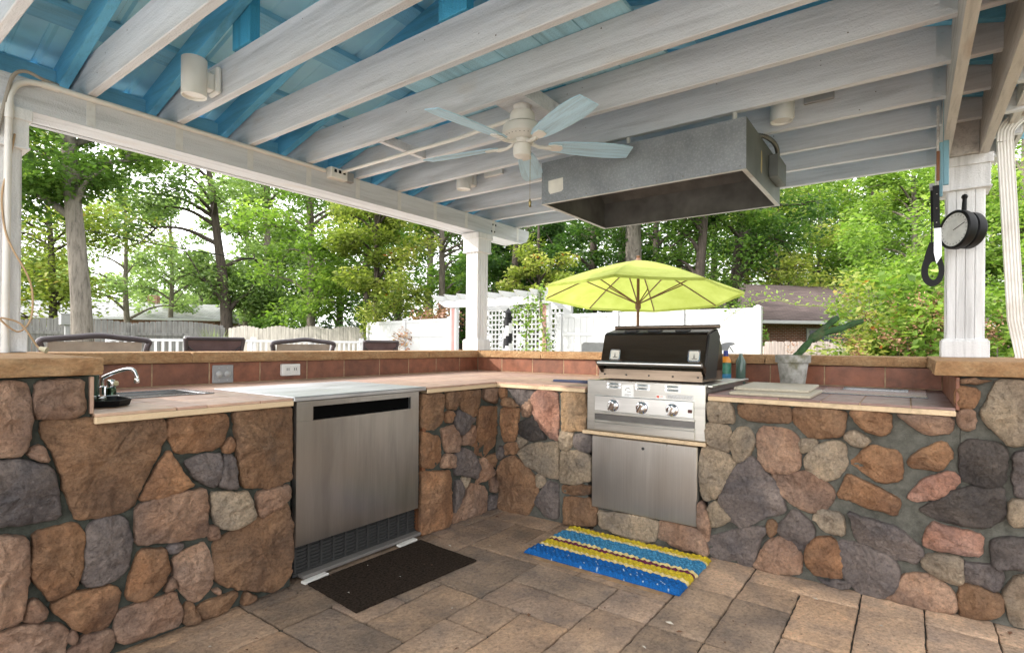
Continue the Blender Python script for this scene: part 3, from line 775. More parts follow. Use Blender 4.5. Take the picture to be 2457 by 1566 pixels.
MB().box((.915, 2.99, ZC+.0007), (.972, 3.16, ZC+.016), .005).lathe([(.022, .012), (.02, .05), (.014, .055)], (.944, 3.095, ZC)).build('base', m_chrome, t)
MB().tube(catmull([(.937, 3.103, ZC+.03), (.937, 3.103, ZC+.08), (.945, 3.094, ZC+.098), (.985, 3.044, ZC+.125), (1.012, 3.01, ZC+.135), (1.028, 2.99, ZC+.128), (1.036, 2.978, ZC+.10), (1.036, 2.977, ZC+.082)], 6), .0085, 12).lathe([(.0105, 0), (.0115, .004), (.0115, .018), (.0095, .022)], (1.036, 2.977, ZC+.068), 14).build('spout', m_chrome, t)
h = MB().lathe([(.017, 0), (.019, .004), (.019, .03), (.015, .036), (.002, .038)], (.962, 3.068, ZC+.048), 16).build('handle', m_chrome, t)
MB().box((.966, 3.04, ZC+.054), (.985, 3.066, ZC+.078), .005).build('lever', m_plain('amber_lever', (.5,.42,.25), .15), h)
MB().lathe([(.02, 0), (.021, .01), (.02, .036), (.016, .04)], (.962, 3.068, ZC+.008), 16).build('valve', m_plain('dark_green_chrome', (.08,.13,.09), .12, 1), t)
t = thing('tray', 'black plastic tray of small odds and ends beside the faucet', 'tray', (.83, 2.72, ZC))
mb = MB(); P = [(.735, 2.59), (.835, 2.565), (.895, 2.62), (.905, 2.80), (.80, 2.86), (.735, 2.84)]
c = (.82, 2.71); vs = []
for s_, z in ((.86, .001), (.92, .004), (1, .028), (.97, .028), (.88, .008)): vs += [(c[0]+(x-c[0])*s_, c[1]+(y-c[1])*s_, ZC+z) for x, y in P]
mb.add(vs, [tuple(range(6))]+[(a*6+k, a*6+(k+1) % 6, (a+1)*6+(k+1) % 6, (a+1)*6+k) for a in range(4) for k in range(6)]+[tuple(24+k for k in range(6))]).build('dish', m_black, t)
mb = MB()
for k in range(7): mb.lathe([(.012, 0), (.015, .01), (.011, .022), (.001, .026)], (.76+.021*(k % 3)+.02*(k//3), 2.66+.05*(k % 4), ZC+.012), 10)
mb.build('trinket', m_plain('dark_glass', (.03,.04,.03), .1), t)
t = thing('bottle', 'tall dark green canister beside faucet under the left slab', 'canister', (.853, 3.02, ZC))
MB().lathe([(.040, .001), (.046, .006), (.046, .112), (.03, .125), (.022, .128)], (.853, 3.02, ZC), 24).build('body', m_plain('bottle_green', (.012,.045,.03), .18), t)
MB().lathe([(.024, .1285), (.024, .136), (.02, .138)], (.853, 3.02, ZC), 18).build('cap', m_black, t)

# ------------------------------------------------------------------ outlets on the backsplash
def outlet(x0, x1, z0, z1, lab, kind):
    y = YB-.001; t = thing('electrical_outlet', lab, 'outlet', ((x0+x1)/2, y, (z0+z1)/2))
    th = .012 if kind == 'grey' else .03
    MB().box((x0, y-th, z0), (x1, y, z1), .004).build('cover', m_grey if kind == 'grey' else m_whitem, t)
    for k in (0, 1):
        cx = x0+(x1-x0)*(.3+.4*k); cz = (z0+z1)/2; mb = MB()
        if kind == 'grey':
            mb.lathe([(.02, 0), (.02, .006), (.012, .012), (.001, .014)], n=16, mat=Matrix.Translation((cx, y-th, cz)) @ Matrix.Rotation(R(90), 4, 'X')); mb.box((cx-.028, y-th-.006, cz-.022), (cx+.028, y-th, cz-.018), .002)
            for dz in (-.04, .04): mb.lathe([(.004, 0), (.003, .003)], n=8, mat=Matrix.Translation((cx, y-th, cz+dz)) @ Matrix.Rotation(R(90), 4, 'X'))
            mb.build('socket_cap', m_plain('light_grey_plastic', (.42,.42,.41), .4), t)
        else:
            mb.box((cx-.022, y-th-.003, cz-.03), (cx+.022, y-th, cz+.03), .002); mb.build('socket', m_cream, t)
            mb = MB(); mb.box((cx-.009, y-th-.0045, cz-.004), (cx-.005, y-th-.0028, cz+.014)); mb.box((cx+.005, y-th-.0045, cz-.004), (cx+.009, y-th-.0028, cz+.014)); mb.build('slot', m_dark, t)
outlet(1.674, 1.807, .917, 1.034, 'grey weatherproof double outlet on the tiles behind the refrigerator', 'grey')
outlet(2.14, 2.283, .947, 1.03, 'white double outlet box to the right of the grey one', 'white')
single('tool_bar', MB().box((3.36, 1.80, ZC+.001), (3.63, 2.10, ZC+.004)).box((3.36, 1.80, ZC+.0042), (3.405, 2.09, ZC+.018), .003), m_plain('navy_plastic', (.02,.03,.075), .5), 'flat navy blue bar lying on the counter left of the grill', 'bar', (3.4, 1.95, ZC))

# ------------------------------------------------------------------ grill
t = thing('gas_grill', 'built-in gas grill with dark brown domed lid and three knobs', 'grill', (3.45, 1.285, .64))
y0, y1 = .916, 1.656
body = MB().box((3.078, y0, .645), (3.10, y1, .963), .003).box((3.10, y0+.002, .646), (3.93, y1-.002, .9595), .003).build('body', m_steelG, t)
MB().box((3.11, y0-.03, .9455), (3.95, y0+.001, .962), .004).build('side_shelf', m_steelG, body)
pn = MB().box((3.062, .978, .772), (3.0775, 1.598, .868), .004).build('control_panel', m_steelP, t)
rail = MB().box((3.066, .972, .752), (3.0775, 1.603, .768), .003).box((3.068, .972, .700), (3.0775, 1.603, .716), .003).box((3.070, .972, .652), (3.0775, 1.603, .698), .003)
rail.build('drip_drawer', m_steelG, t)
MB().box((3.0745, .974, .717), (3.0772, 1.601, .751)).build('drawer_gap', m_plain('shadow_steel', (.16,.155,.15), .4, 1), t)
for i, yk in enumerate((1.470, 1.284, 1.100)):
    rot = Matrix.Translation((3.062, yk, .811)) @ Matrix.Rotation(R(-90), 4, 'Y')
    k = MB().lathe([(.034, 0), (.034, .004), (.027, .008), (.026, .026), (.023, .032), (.001, .034)], n=24, mat=rot).build('knob', m_chrome, t)
    MB().box((-.028, -.008, .028), (.028, .008, .048), .004, mat=rot @ Matrix.Rotation(R(-24), 4, 'Z')).build('grip', m_chrome, k)
    MB().lathe([(.0355, .0), (.037, .002), (.0355, .0045)], n=24, mat=rot, cap=False).build('bezel', m_plain('blue_black', (.03,.04,.12), .2, .6), k)
for yv in (1.472, 1.286, 1.102):
    mb = MB()
    for z in (.941, .921):
        pts = []
        vs = []; L = 10
        for i in range(L+1):
            u = i/L; w = math.sin(math.pi*u)**.35
            y = yv+.046-.092*u
            vs += [(3.0779, y, z-.003), (3.0779-.010*w, y, z-.0035), (3.0779-.003*w, y, z+.0075)]
        mb.add(vs, [(a*3+k, (a+1)*3+k, (a+1)*3+k+1, a*3+k+1) for a in range(L) for k in range(2)])
        mb.box((3.0768, yv-.042, z-.0088), (3.0778, yv+.042, z-.0034))
    mb.build('vent', m_steelP, t)
st = MB().box((3.0755, 1.341, .868), (3.0775, 1.419, .942)).build('sticker', m_plain('white_sticker', (.72,.72,.70), .5), t)
mb = MB()
for (a, b, c, d) in ((.03, .05, .052, .055), (.022, .030, .04, .046), (.036, .06, .03, .034), (.02, .062, .012, .014), (.02, .062, .018, .0195), (.02, .05, .007, .009)): mb.box((3.0748, 1.419-b, .868+c), (3.0752, 1.419-a, .868+d))
mb.tube([(3.075, 1.395, .905), (3.075, 1.388, .922), (3.075, 1.372, .925), (3.075, 1.362, .908)], .0009, 5); mb.build('print', m_grey, st)
lb = MB().box((3.0757, 1.142, .872), (3.0775, 1.202, .891)).build('label', m_plain('white_label', (.75,.72,.68), .5), t)
MB().box((3.0750, 1.182, .8755), (3.0754, 1.198, .888)).box((3.0750, 1.158, .880), (3.0754, 1.176, .8815)).box((3.0750, 1.158, .8845), (3.0754, 1.176, .886)).build('print', m_plain('red_ink', (.55,.10,.06), .5), lb)
lb = MB().box((3.0757, .984, .874), (3.0775, 1.136, .899), .0008).build('label', m_plain('silver_label', (.55,.55,.54), .35, .5), t)
mb = MB(); rr = random.Random(3)
for r_ in range(3):
    y = 1.13
    while y > 1.0: w = rr.uniform(.006, .02); mb.box((3.0749, y-w, .878+.006*r_), (3.0753, y, .8805+.006*r_)); y -= w+.004
mb.build('print', m_grey, lb)
MB().box((3.054, .985, .802), (3.0625, 1.008, .821), .003).build('igniter', m_plain('dark_red_button', (.06,.01,.01), .4), t)
# lid: folded sheet profile (x, z) swept between y ends
ya, yb_ = .972, 1.642
prof = [(3.208, .972), (3.214, 1.03), (3.232, 1.06), (3.288, 1.247), (3.31, 1.262), (3.465, 1.292), (3.485, 1.29), (3.60, 1.18), (3.622, 1.10), (3.622, .972)]
mb = MB(); n = len(prof)
lid = MB().prism([(a, b) for a, b in prof[1:-1]]+[(3.622, 1.03)], lambda u, v, w: (u, w, v), ya, yb_).build('lid', m_lid, t, angle=25)
MB().prism([(3.206, .968), (3.212, 1.029), (3.6215, 1.029), (3.6215, .968)], lambda u, v, w: (u, w, v), ya+.001, yb_-.001).build('lid_skirt', m_lidlow, lid)
MB().prism([(3.222, 1.03), (3.300, 1.245), (3.46, 1.284), (3.52, 1.24), (3.44, .985), (3.23, .985)], lambda u, v, w: (u, w, v), ya-.012, ya-.0005).build('end_plate', m_plain('black_iron', (.02,.018,.016), .5, .5), lid)
MB().tube([(3.478, ya-.022, 1.302), (3.478, yb_+.012, 1.302)], .0125, 12).build('top_rail', m_lidlow, lid)
MB().box((3.33, 1.52, 1.268), (3.42, 1.44, 1.2795)).box((3.33, 1.36, 1.268), (3.42, 1.28, 1.2795)).box((3.33, 1.18, 1.268), (3.42, 1.10, 1.2795)).build('vent_slot', m_dark, lid)
h = MB().tube([(3.135, .955, 1.068), (3.135, 1.612, 1.068)], .0145, 14).build('handle', m_steelG, lid)
mb = MB()
for y in (1.618, .965): mb.prism([(3.12, 1.080), (3.15, 1.080), (3.225, 1.05), (3.215, 1.0)], lambda u, v, w: (u, w, v), y-.008, y+.008)
mb.build('handle_bracket', m_lid, h)
mb = MB()
for y in (1.60, 1.45, 1.30, 1.15, 1.0): mb.lathe([(.006, 0), (.005, .004), (.001, .005)], n=8, mat=Matrix.Translation((3.2085, y, .995)) @ Matrix.Rotation(R(-90), 4, 'Y'))
mb.build('rivet', m_dark, lid)
for yk in (1.543, 1.033):
    sl_ = math.atan2(.056, .187); rot = Matrix.Translation((3.2455, yk, 1.118)) @ Matrix.Rotation(sl_, 4, 'Y') @ Matrix.Rotation(R(-90), 4, 'Y')
    def rsq(w, r, n=5):
        o = []
        for cx, cy, a0 in ((w-r, w-r, 0), (-w+r, w-r, 90), (-w+r, -w+r, 180), (w-r, -w+r, 270)):
            for k in range(n+1): a = R(a0+90*k/n); o.append((cx+r*math.cos(a), cy+r*math.sin(a)))
        return o
    f3 = lambda u, v, w: tuple(rot @ Vector((u, v, w)))
    g = MB().prism(rsq(.036, .010), f3, -.004, .008).build('gauge', m_chrome, lid)
    MB().prism(rsq(.029, .007), f3, .0083, .0092).build('dial', m_plain('pale_dial', (.55,.53,.46), .3), g)
    MB().prism([(-.014, -.006), (.012, -.001), (.012, .001), (-.014, .002)], f3, .0095, .0102).prism([(-.02, -.02), (-.016, -.02), (-.016, .012), (-.02, .012)], f3, .0095, .0102).build('needle', m_dark, g)
t = thing('access_door', 'stainless steel access door with lock hole below the grill', 'door', (3.1, 1.29, .16))
MB().box((3.084, .962, .16), (3.104, 1.625, .6125), .005).build('panel', m_steelD, t)
MB().lathe([(.009, 0), (.009, .003), (.004, .0035)], n=14, mat=Matrix.Translation((3.084, 1.283, .565)) @ Matrix.Rotation(R(-90), 4, 'Y')).build('lock', m_dark, t)
# ------------------------------------------------------------------ things on the right counter
m_board = m_plain('pale_stone_board', (.40,.35,.26), .6, 0, .15, 60, .15)
single('cutting_board', MB().box((3.115, .405, ZC+.0008), (3.60, .80, ZC+.0165), .003), m_board, 'larger pale speckled board lying flat on the counter under the other', 'board', (3.35, .6, ZC))
o = MB().box((-.29, -.19, 0), (.29, .19, .015), .003).build('cutting_board', m_plain('pale_stone_board_top', (.44,.39,.30), .55, 0, .12, 70, .12), None, origin=(0, 0, 0)); o.location = (3.565, .635, ZC+.0172); o.rotation_euler = (0, 0, R(2)); tag(o, 'pale speckled board stacked on top of the larger board', 'board')
t = thing('potted_plant', 'forked green cactus stem leaning out of mossy grey pot', 'potted plant', (4.0, .625, ZC))
def _pot():
    n = NT('mossy_grey_pot'); v = n.coord(rnd=False); c = n.ramp(n.noise(v, 14, 7, .7), [(.3, (.15,.15,.12)), (.55, (.36,.35,.32)), (.75, (.50,.49,.46))]); c = n.mix(n.ramp(n.noise(v, 9, 5), [(.52, (0,0,0)), (.62, (.7,.7,.7))]), c, (.13,.12,.05))
    return n.bsdf(c, .9, 0, n.bump(n.noise(v, 60, 6, .7), .5, .008))
pot = MB().lathe([(.068, .001), (.072, .004), (.090, .150), (.092, .160), (.103, .162), (.106, .168), (.107, .208), (.103, .212), (.094, .208), (.09, .18), (.01, .178)], (4.0, .625, ZC), 32).build('pot', _pot(), t)
m_cact = m_plain('cactus_green', (.035,.085,.028), .7, 0, .35, 26, .5, .3, dirt=(.12,.09,.05))
def limb(pts, r, seed): 
    P = catmull(pts, 7); rs = [r*(1+.4*noise.noise(p*30+Vector((seed, 0, 0))))*(1-.25*i/len(P)) for i, p in enumerate(P)]; return P, rs
mb = MB(); b0 = Vector((4.0, .625, ZC+.17))
P, rs = limb([b0, b0+Vector((.025, -.03, .05)), b0+Vector((.06, -.08, .12)), b0+Vector((.095, -.125, .18)), b0+Vector((.145, -.195, .252)), b0+Vector((.178, -.242, .298))], .024, 1); mb.tube(P, rs[:-1]+[.006], 9)
P, rs = limb([b0+Vector((.075, -.10, .145)), b0+Vector((.125, -.17, .19)), b0+Vector((.18, -.245, .215)), b0+Vector((.245, -.33, .255)), b0+Vector((.275, -.375, .272))], .024, 5); mb.tube(P, rs[:-1]+[.007], 9)
mb.build('stem', m_cact, t)
t = thing('spray_bottle', 'spray bottle with grey trigger and orange shoulder beside the grill lid', 'spray bottle', (4.02, 1.06, ZC))
def ov(w, d): return [(w*math.cos(a), d*math.sin(a)) for a in [2*math.pi*k/20 for k in range(20)]]
cx, cy = 4.03, 1.06
def loft(levels, n=20):
    m = MB(); vs = []
    for z, w, d in levels: vs += [(cx+b*.6+a*.35, cy-a*.94+b*.2, ZC+z) for a, b in ov(w, d)]
    L = len(levels); return m.add(vs, [(i*n+k, i*n+(k+1) % n, (i+1)*n+(k+1) % n, (i+1)*n+k) for i in range(L-1) for k in range(n)]+[tuple(range(n)), tuple((L-1)*n+k for k in range(n))])
loft([(.001, .034, .05), (.01, .038, .055), (.07, .038, .055)]).build('bottle', m_plain('clear_blue_plastic', (.06,.24,.42), .12), t)
loft([(.0705, .0375, .054), (.15, .037, .053)]).build('label', m_plain('green_label', (.05,.20,.13), .35, 0, .5, 26), t)
loft([(.1505, .037, .053), (.165, .036, .05), (.19, .022, .032), (.195, .018, .026)]).build('shoulder', m_yel, t)
mb = MB().lathe([(.017, .1955), (.017, .232), (.013, .236)], (cx, cy, ZC), 16); nk = mb.build('collar', m_plain('blue_cap', (.015,.03,.2), .4), t)
f2 = lambda u, v, w: (cx+u*.35+w, cy-u*.94, ZC+v)
MB().prism([(-.03, .2365), (-.038, .262), (-.02, .288), (.03, .296), (.055, .29), (.055, .278), (.022, .268), (.012, .237)], f2, -.012, .012).prism([(.02, .266), (.03, .263), (.052, .225), (.047, .222)], f2, -.007, .007).build('trigger_head', m_plain('grey_trigger', (.28,.29,.30), .45), t)
single('drink_bottle', MB().lathe([(.03, .001), (.033, .006), (.033, .16), (.012, .2), (.012, .215)], (4.1, .975, ZC), 20), m_plain('smoky_clear_bottle', (.10,.16,.13), .1), 'clear bottle standing behind the orange shouldered spray bottle', 'bottle', (4.1, .975, ZC))

# ------------------------------------------------------------------ mats on the floor
def fringe_mat():
    mb = MB(); nx, ny = 30, 46; a = [(1.553, 2.362), (2.305, 2.355), (2.272, 1.892), (1.515, 1.941)]
    def bil(u, v): return [a[0][k]*(1-u)*(1-v)+a[1][k]*u*(1-v)+a[2][k]*u*v+a[3][k]*(1-u)*v for k in (0, 1)]
    vs = []
    for i in range(nx+1):
        for j in range(ny+1):
            p = bil(i/nx, j/ny); q = Vector((p[0]*40, p[1]*40, 0)); vs.append((p[0]+noise.noise(q)*.002, p[1]+noise.noise(q+Vector((5, 5, 5)))*.002, .011+noise.noise(q*.15)*.0025+noise.noise(q*3)*.0015))
    n = len(vs); vs += [(x, y, .0035) for x, y, z in vs]; w = ny+1
    fs = [(i*w+j, (i+1)*w+j, (i+1)*w+j+1, i*w+j+1) for i in range(nx) for j in range(ny)]
    edge = [i*w for i in range(nx+1)]+[nx*w+j for j in range(1, w)]+[i*w+ny for i in range(nx-1, -1, -1)]+[j for j in range(ny-1, 0, -1)]
    fs += [(edge[k], edge[(k+1) % len(edge)], n+edge[(k+1) % len(edge)], n+edge[k]) for k in range(len(edge))]
    return mb.add(vs, fs)
single('doormat', fringe_mat(), m_coir, 'dark brown coir doormat on the pavers below the refrigerator', 'doormat', (1.9, 2.1, 0))
def rug():
    mb = MB(); cols = []; x0, x1, ya, yb_ = 2.528, 3.045, .868, 1.758; nx, ny = 110, 150
    blue, sky, yel, cream, mar, wh = (.008,.085,.27), (.03,.14,.26), (.47,.34,.025), (.58,.46,.20), (.10,.018,.045), (.40,.48,.52)
    bands = [(0, .235, blue), (.235, .29, cream), (.29, .43, yel), (.43, .475, mar), (.475, .53, cream), (.53, .82, sky), (.82, .87, cream), (.87, 1, yel)]
    vs = []; rr = random.Random(4)
    for i in range(nx+1):
        for j in range(ny+1):
            u, v = i/nx, j/ny; q = Vector((u*18, v*26, 0)); wob = noise.noise(Vector((v*14, 2, 3)))*.012+math.sin(v*95)*.007
            x = x0+(x1-x0)*u+noise.noise(Vector((v*6, u*3, 8)))*.008; y = ya+(yb_-ya)*v+noise.noise(Vector((u*12, v*2, 1)))*.009
            edge = min(u, 1-u, v, 1-v); e = min(1, edge/.03)
            cord = abs(math.sin(u*math.pi*16))*.006; twist = math.sin(v*170+int(u*16)*1.9)*.0035*abs(math.sin(u*math.pi*16))
            z = .006+e**.5*(.017+cord+twist+noise.noise(q)*.005+noise.noise(q*4)*.002)
            if v < .12: z += (.12-v)*.06*abs(math.sin(u*9+1))
            vs.append((x, y, z)); uu = min(.999, max(0, u+wob)); c = next(cc for a, b, cc in bands if a <= uu < b)
            f = .84+.32*rr.random(); 
            if c is blue and rr.random() < .014: c = wh
            if c is sky and rr.random() < .3: c = (.07,.25,.40)
            if c is yel and rr.random() < .18: c = (.36,.32,.03)
            cols.append((*[min(1, k*f) for k in c], 1))
    n = len(vs); w = ny+1; fs = [(i*w+j, (i+1)*w+j, (i+1)*w+j+1, i*w+j+1) for i in range(nx) for j in range(ny)]
    edge = [i*w for i in range(nx+1)]+[nx*w+j for j in range(1, w)]+[i*w+ny for i in range(nx-1, -1, -1)]+[j for j in range(ny-1, 0, -1)]
    bl_ = len(vs); vs += [(vs[k][0], vs[k][1], .004) for k in edge]; cols += [cols[k] for k in edge]; m = len(edge)
    fs += [(edge[k], edge[(k+1) % m], bl_+(k+1) % m, bl_+k) for k in range(m)]
    mb.add(vs, fs); mb.c = cols; return mb
def _rug():
    n = NT('woven_cotton'); a = n.n('ShaderNodeVertexColor', layer_name='Col'); v = n.coord(rnd=False); f = n.noise(v, 220, 3, .6)
    c = n.mix(1, a.outputs[0], n.ramp(f, [(.3, (.6,.6,.6)), (.65, (1.2,1.2,1.2))]), 'MULTIPLY'); return n.bsdf(c, .95, 0, n.bump(f, .6, .004), .15)
single('rug', rug(), _rug(), 'blue and yellow striped woven rug in front of the grill', 'rug', (2.8, 1.3, 0))
def sheet(pts, z0, z1): return MB().prism(pts, lambda u, v, w: (u, v, w), z0, z1)
single('rug_pad', sheet([(2.497, .95), (2.57, .90), (2.9, .91), (2.92, 1.70), (2.50, 1.69), (2.49, 1.3)], .0005, .0035), m_plain('tan_pad', (.26,.16,.08), .9, 0, .3, 20, .3), 'tan backing pad showing under the near edge of the striped rug', 'pad', (2.6, 1.3, 0))

mb = MB(); rr = random.Random(31)
for k in range(150):
    x, y = rr.uniform(.3, 3.05), rr.uniform(-1.0, 2.35); on = 1.55 < x < 2.28 and 1.95 < y < 2.35; z = .017 if on else .0065
    if 2.45 < x and .85 < y < 1.8: continue
    a_ = rr.uniform(0, 6.28); L_ = rr.uniform(.003, .010) if k > 25 else rr.uniform(.012, .022); W_ = L_*rr.uniform(.3, .6); c_, s_ = math.cos(a_), math.sin(a_)
    q = [(-L_, 0), (0, W_), (L_, 0), (0, -W_)]; mb.add([(x+u*c_-v*s_, y+u*s_+v*c_, z+(.003 if i % 2 else .0)) for i, (u, v) in enumerate(q)], [(0, 1, 2, 3)], 0 if rr.random() < .8 else 1, False)
o = mb.build('leaf_litter', [m_plain('dry_leaf', (.13,.06,.03), .9, 0, .4, 3), m_plain('pale_crumb', (.55,.50,.42), .9, 0, .2, 3)], None, fix=False); o['kind'] = 'stuff'
# ------------------------------------------------------------------ ceiling fan
fx, fy = 2.604, 1.844
t = thing('ceiling_fan', 'white ceiling fan with five pale blue blades between the joists', 'ceiling fan', (fx, fy, 2.36))
MB().lathe([(.052, 2.57), (.056, 2.60), (.056, 2.574)], (fx, fy, 0), 28).lathe([(.05, 2.545), (.052, 2.5755)], (fx, fy, 0), 28).build('canopy', m_cream, t)
MB().lathe([(.03, 2.462), (.066, 2.466), (.074, 2.485), (.074, 2.522), (.066, 2.54), (.03, 2.546)], (fx, fy, 0), 32).build('collar', m_cream, t)
mo = MB().lathe([(.03, 2.472), (.098, 2.468), (.112, 2.455), (.118, 2.425), (.114, 2.408), (.088, 2.388), (.062, 2.378), (.03, 2.378)], (fx, fy, 0), 40).build('motor', m_cream, t)
mb = MB()
for k in range(26): a = 2*math.pi*k/26; mb.lathe([(.003, 0), (.002, -.002)], (fx+.099*math.cos(a), fy+.099*math.sin(a), 2.3955), 6)
mb.build('vent_hole', m_dark, mo)
MB().lathe([(.02, 2.378), (.06, 2.376), (.062, 2.362), (.054, 2.352), (.02, 2.352)], (fx, fy, 0), 32).build('flywheel', m_cream, t)
MB().lathe([(.02, 2.3515), (.051, 2.350), (.053, 2.300), (.049, 2.285), (.036, 2.277), (.003, 2.274)], (fx, fy, 0), 32).build('switch_housing', m_cream, t)
m_blade = m_paintwood('pale_blue_blade', (.52,.76,.92), 0, knots=False, amount=1.0)
out = []
for s_ in (1, -1):
    e = [(.155, .032), (.20, .048), (.30, .062), (.42, .071), (.52, .074), (.60, .069), (.665, .056)]
    out += [(a, b*s_) for a, b in (e if s_ == 1 else e[::-1])]
def blade(ang):
    rot = Matrix.Translation((fx, fy, 2.352)) @ Matrix.Rotation(ang, 4, 'Z') @ Matrix.Rotation(R(-13), 4, 'X')
    b = MB().prism(out, lambda u, v, w: tuple(rot @ Vector((u, v, w))), -.003, .003)
    return b, rot
bl_things = []
for k in range(5):
    ang = R(-44+72*k); mb, rot = blade(ang)
    # each blade keeps its length along its own x axis so that the wood grain follows it
    loc = MB().prism(out, lambda u, v, w: (u, v, w), -.003, .003)
    me_o = loc.build('blade', m_blade, None, origin=(0, 0, 0)); me_o.parent = t
    me_o.matrix_local = Matrix.Translation((-fx, -fy, -2.36)) @ rot; me_o['_m'] = [x for r in Matrix.Identity(4) for x in r]
    ir = MB(); ir.tube([(.05, 0, .012), (.10, 0, -.008), (.15, 0, -.010), (.17, 0, -.006)], [.011, .010, .012, .012], 8); ir.prism([(.15, .018), (.19, .030), (.235, .026), (.245, 0), (.235, -.026), (.19, -.030), (.15, -.018)], lambda u, v, w: (u, v, w), -.0105, -.0035)
    io = ir.build('blade_iron', m_cream, None, origin=(0, 0, 0)); io.parent = me_o
mb = MB(); P = [(fx+.032, fy-.036, 2.33-.0155*i) for i in range(20)]
mb.tube([P[0], P[-1]], .0012, 5)
for p in P[::1]: mb.lathe([(.0005, -.002), (.0022, 0), (.0005, .002)], p, 6)
ch = mb.build('pull_chain', m_plain('brass_chain', (.35,.28,.15), .3, 1), t)
MB().lathe([(.001, 0), (.008, .006), (.006, .022), (.009, .032), (.004, .048), (.002, .052)], (fx+.032, fy-.036, 1.985), 12).build('pull_knob', m_plain('brass', (.42,.33,.15), .3, 1), ch)
single('conduit', MB().tube([(2.655, 3.62, 2.528), (2.655, 2.4, 2.526), (2.655, 1.965, 2.545)], .013, 10), m_pvc, 'straight white conduit running between two joists to the fan', 'conduit', (2.655, 2.8, 2.53))

# ------------------------------------------------------------------ range hood
x0, x1, ya, yb_, z0, z1 = 3.144, 4.094, .728, 2.058, 2.150, 2.434
t = thing('range_hood', 'long galvanised steel vent hood box hanging from the joists', 'vent hood', (3.62, 1.39, z0))
th = .004
f = lambda u, v, w: (u, w, v)
side = [(x0, z0), (x1, z0), (x1, z1-.08), (x1-.1, z1), (x0, z1)]
MB().box((x0, ya, z0), (x0+th, yb_, z1), .001).build('front_panel', m_galv, t)
m_dull = m_plain('dull_green_steel', (.15,.16,.145), .5, .5, .2, 6, .08); sp_ = [(a+(.0045 if a == x0 else 0), b) for a, b in side]
MB().prism(sp_, f, ya, ya+th).build('side_panel', m_dull, t); MB().prism(sp_, f, yb_-th, yb_).build('side_panel', m_dull, t)
MB().box((x1-th, ya+.0045, z0), (x1, yb_-.0045, z1-.08)).box((x0+.005, ya+.0045, z1-.005), (x1-.1, yb_-.0045, z1-.001)).prism([(x1-.1, z1-.001), (x1-.0005, z1-.0795), (x1-.0045, z1-.0845), (x1-.1045, z1-.006)], f, ya+.0046, yb_-.0046).build('back_panel', m_hoodin, t)
mb = MB().box((x0+.0045, ya+.0048, z0+.002), (x0+.007, yb_-.0048, z1-.006)).box((x1-.0075, ya+.0048, z0+.002), (x1-.0045, yb_-.0048, z1-.082)).box((x0+.0075, ya+.0048, z0+.002), (x1-.008, ya+.0065, z1-.01)).box((x0+.0075, yb_-.0065, z0+.002), (x1-.008, yb_-.0048, z1-.01))
mb.box((x1-.0095, 1.43, z0+.003), (x1-.0078, 1.436, z1-.09)); mb.build('liner', m_hoodin, t)
MB().box((x0-.001, ya-.001, z0-.0035), (x0+.02, yb_+.001, z0-.0005)).box((x1-.02, ya-.001, z0-.0035), (x1+.001, yb_+.001, z0-.0005)).box((x0+.0205, ya-.001, z0-.0035), (x1-.0205, ya+.025, z0-.0005)).box((x0+.0205, yb_-.025, z0-.0035), (x1-.0205, yb_+.001, z0-.0005)).build('bottom_flange', m_plain('pale_flange', (.50,.49,.46), .45, .5, dirt=(.25,.17,.10)), t)
MB().prism([(1.886, 2.225), (1.90, 2.214), (1.988, 2.208), (2.002, 2.231), (2.004, 2.30), (1.888, 2.305)], lambda u, v, w: (w, u, v), x0-.0012, x0-.0002).build('sticker', m_plain('paper_patch', (.68,.66,.60), .8), t)
mb = MB()
for k in range(9): mb.lathe([(.006, 0), (.005, .002), (.001, .0025)], n=8, mat=Matrix.Translation((x0-.0002, ya+.03+(yb_-ya-.06)*k/8, z0+.018)) @ Matrix.Rotation(R(-90), 4, 'Y'))
mb.build('rivet', m_plain('dull_rivet', (.22,.22,.22), .5, .5), t)
for y in (.828, 1.488):
    MB().tube([(3.30, y, z1-.001), (3.30, y, ZJ-.001)], .0125, 12).build('hanger_pipe', m_pvc, t)
jb = MB().box((3.72, ya-.055, 2.248), (4.0, ya-.001, 2.389), .004).build('junction_box', m_plain('grey_box', (.16,.17,.165), .5, .4), t)
P = catmull([(3.50, ya+.03, 2.452), (3.58, ya-.012, 2.455), (3.68, ya-.03, 2.455), (3.77, ya-.036, 2.445), (3.83, ya-.032, 2.42), (3.845, ya-.03, 2.39)], 12)
MB().tube(P, [.0145 if i % 2 else .0115 for i in range(len(P))], 10).build('flex_conduit', m_plain('flex_steel', (.2,.2,.19), .4, .9), t)
MB().prism([(3.50, 2.23), (3.53, 2.22), (3.54, 2.32), (3.52, 2.36), (3.505, 2.345)], f, ya-.0012, ya-.0002).build('tape_patch', m_plain('yellowed_tape', (.42,.33,.15), .7), t)

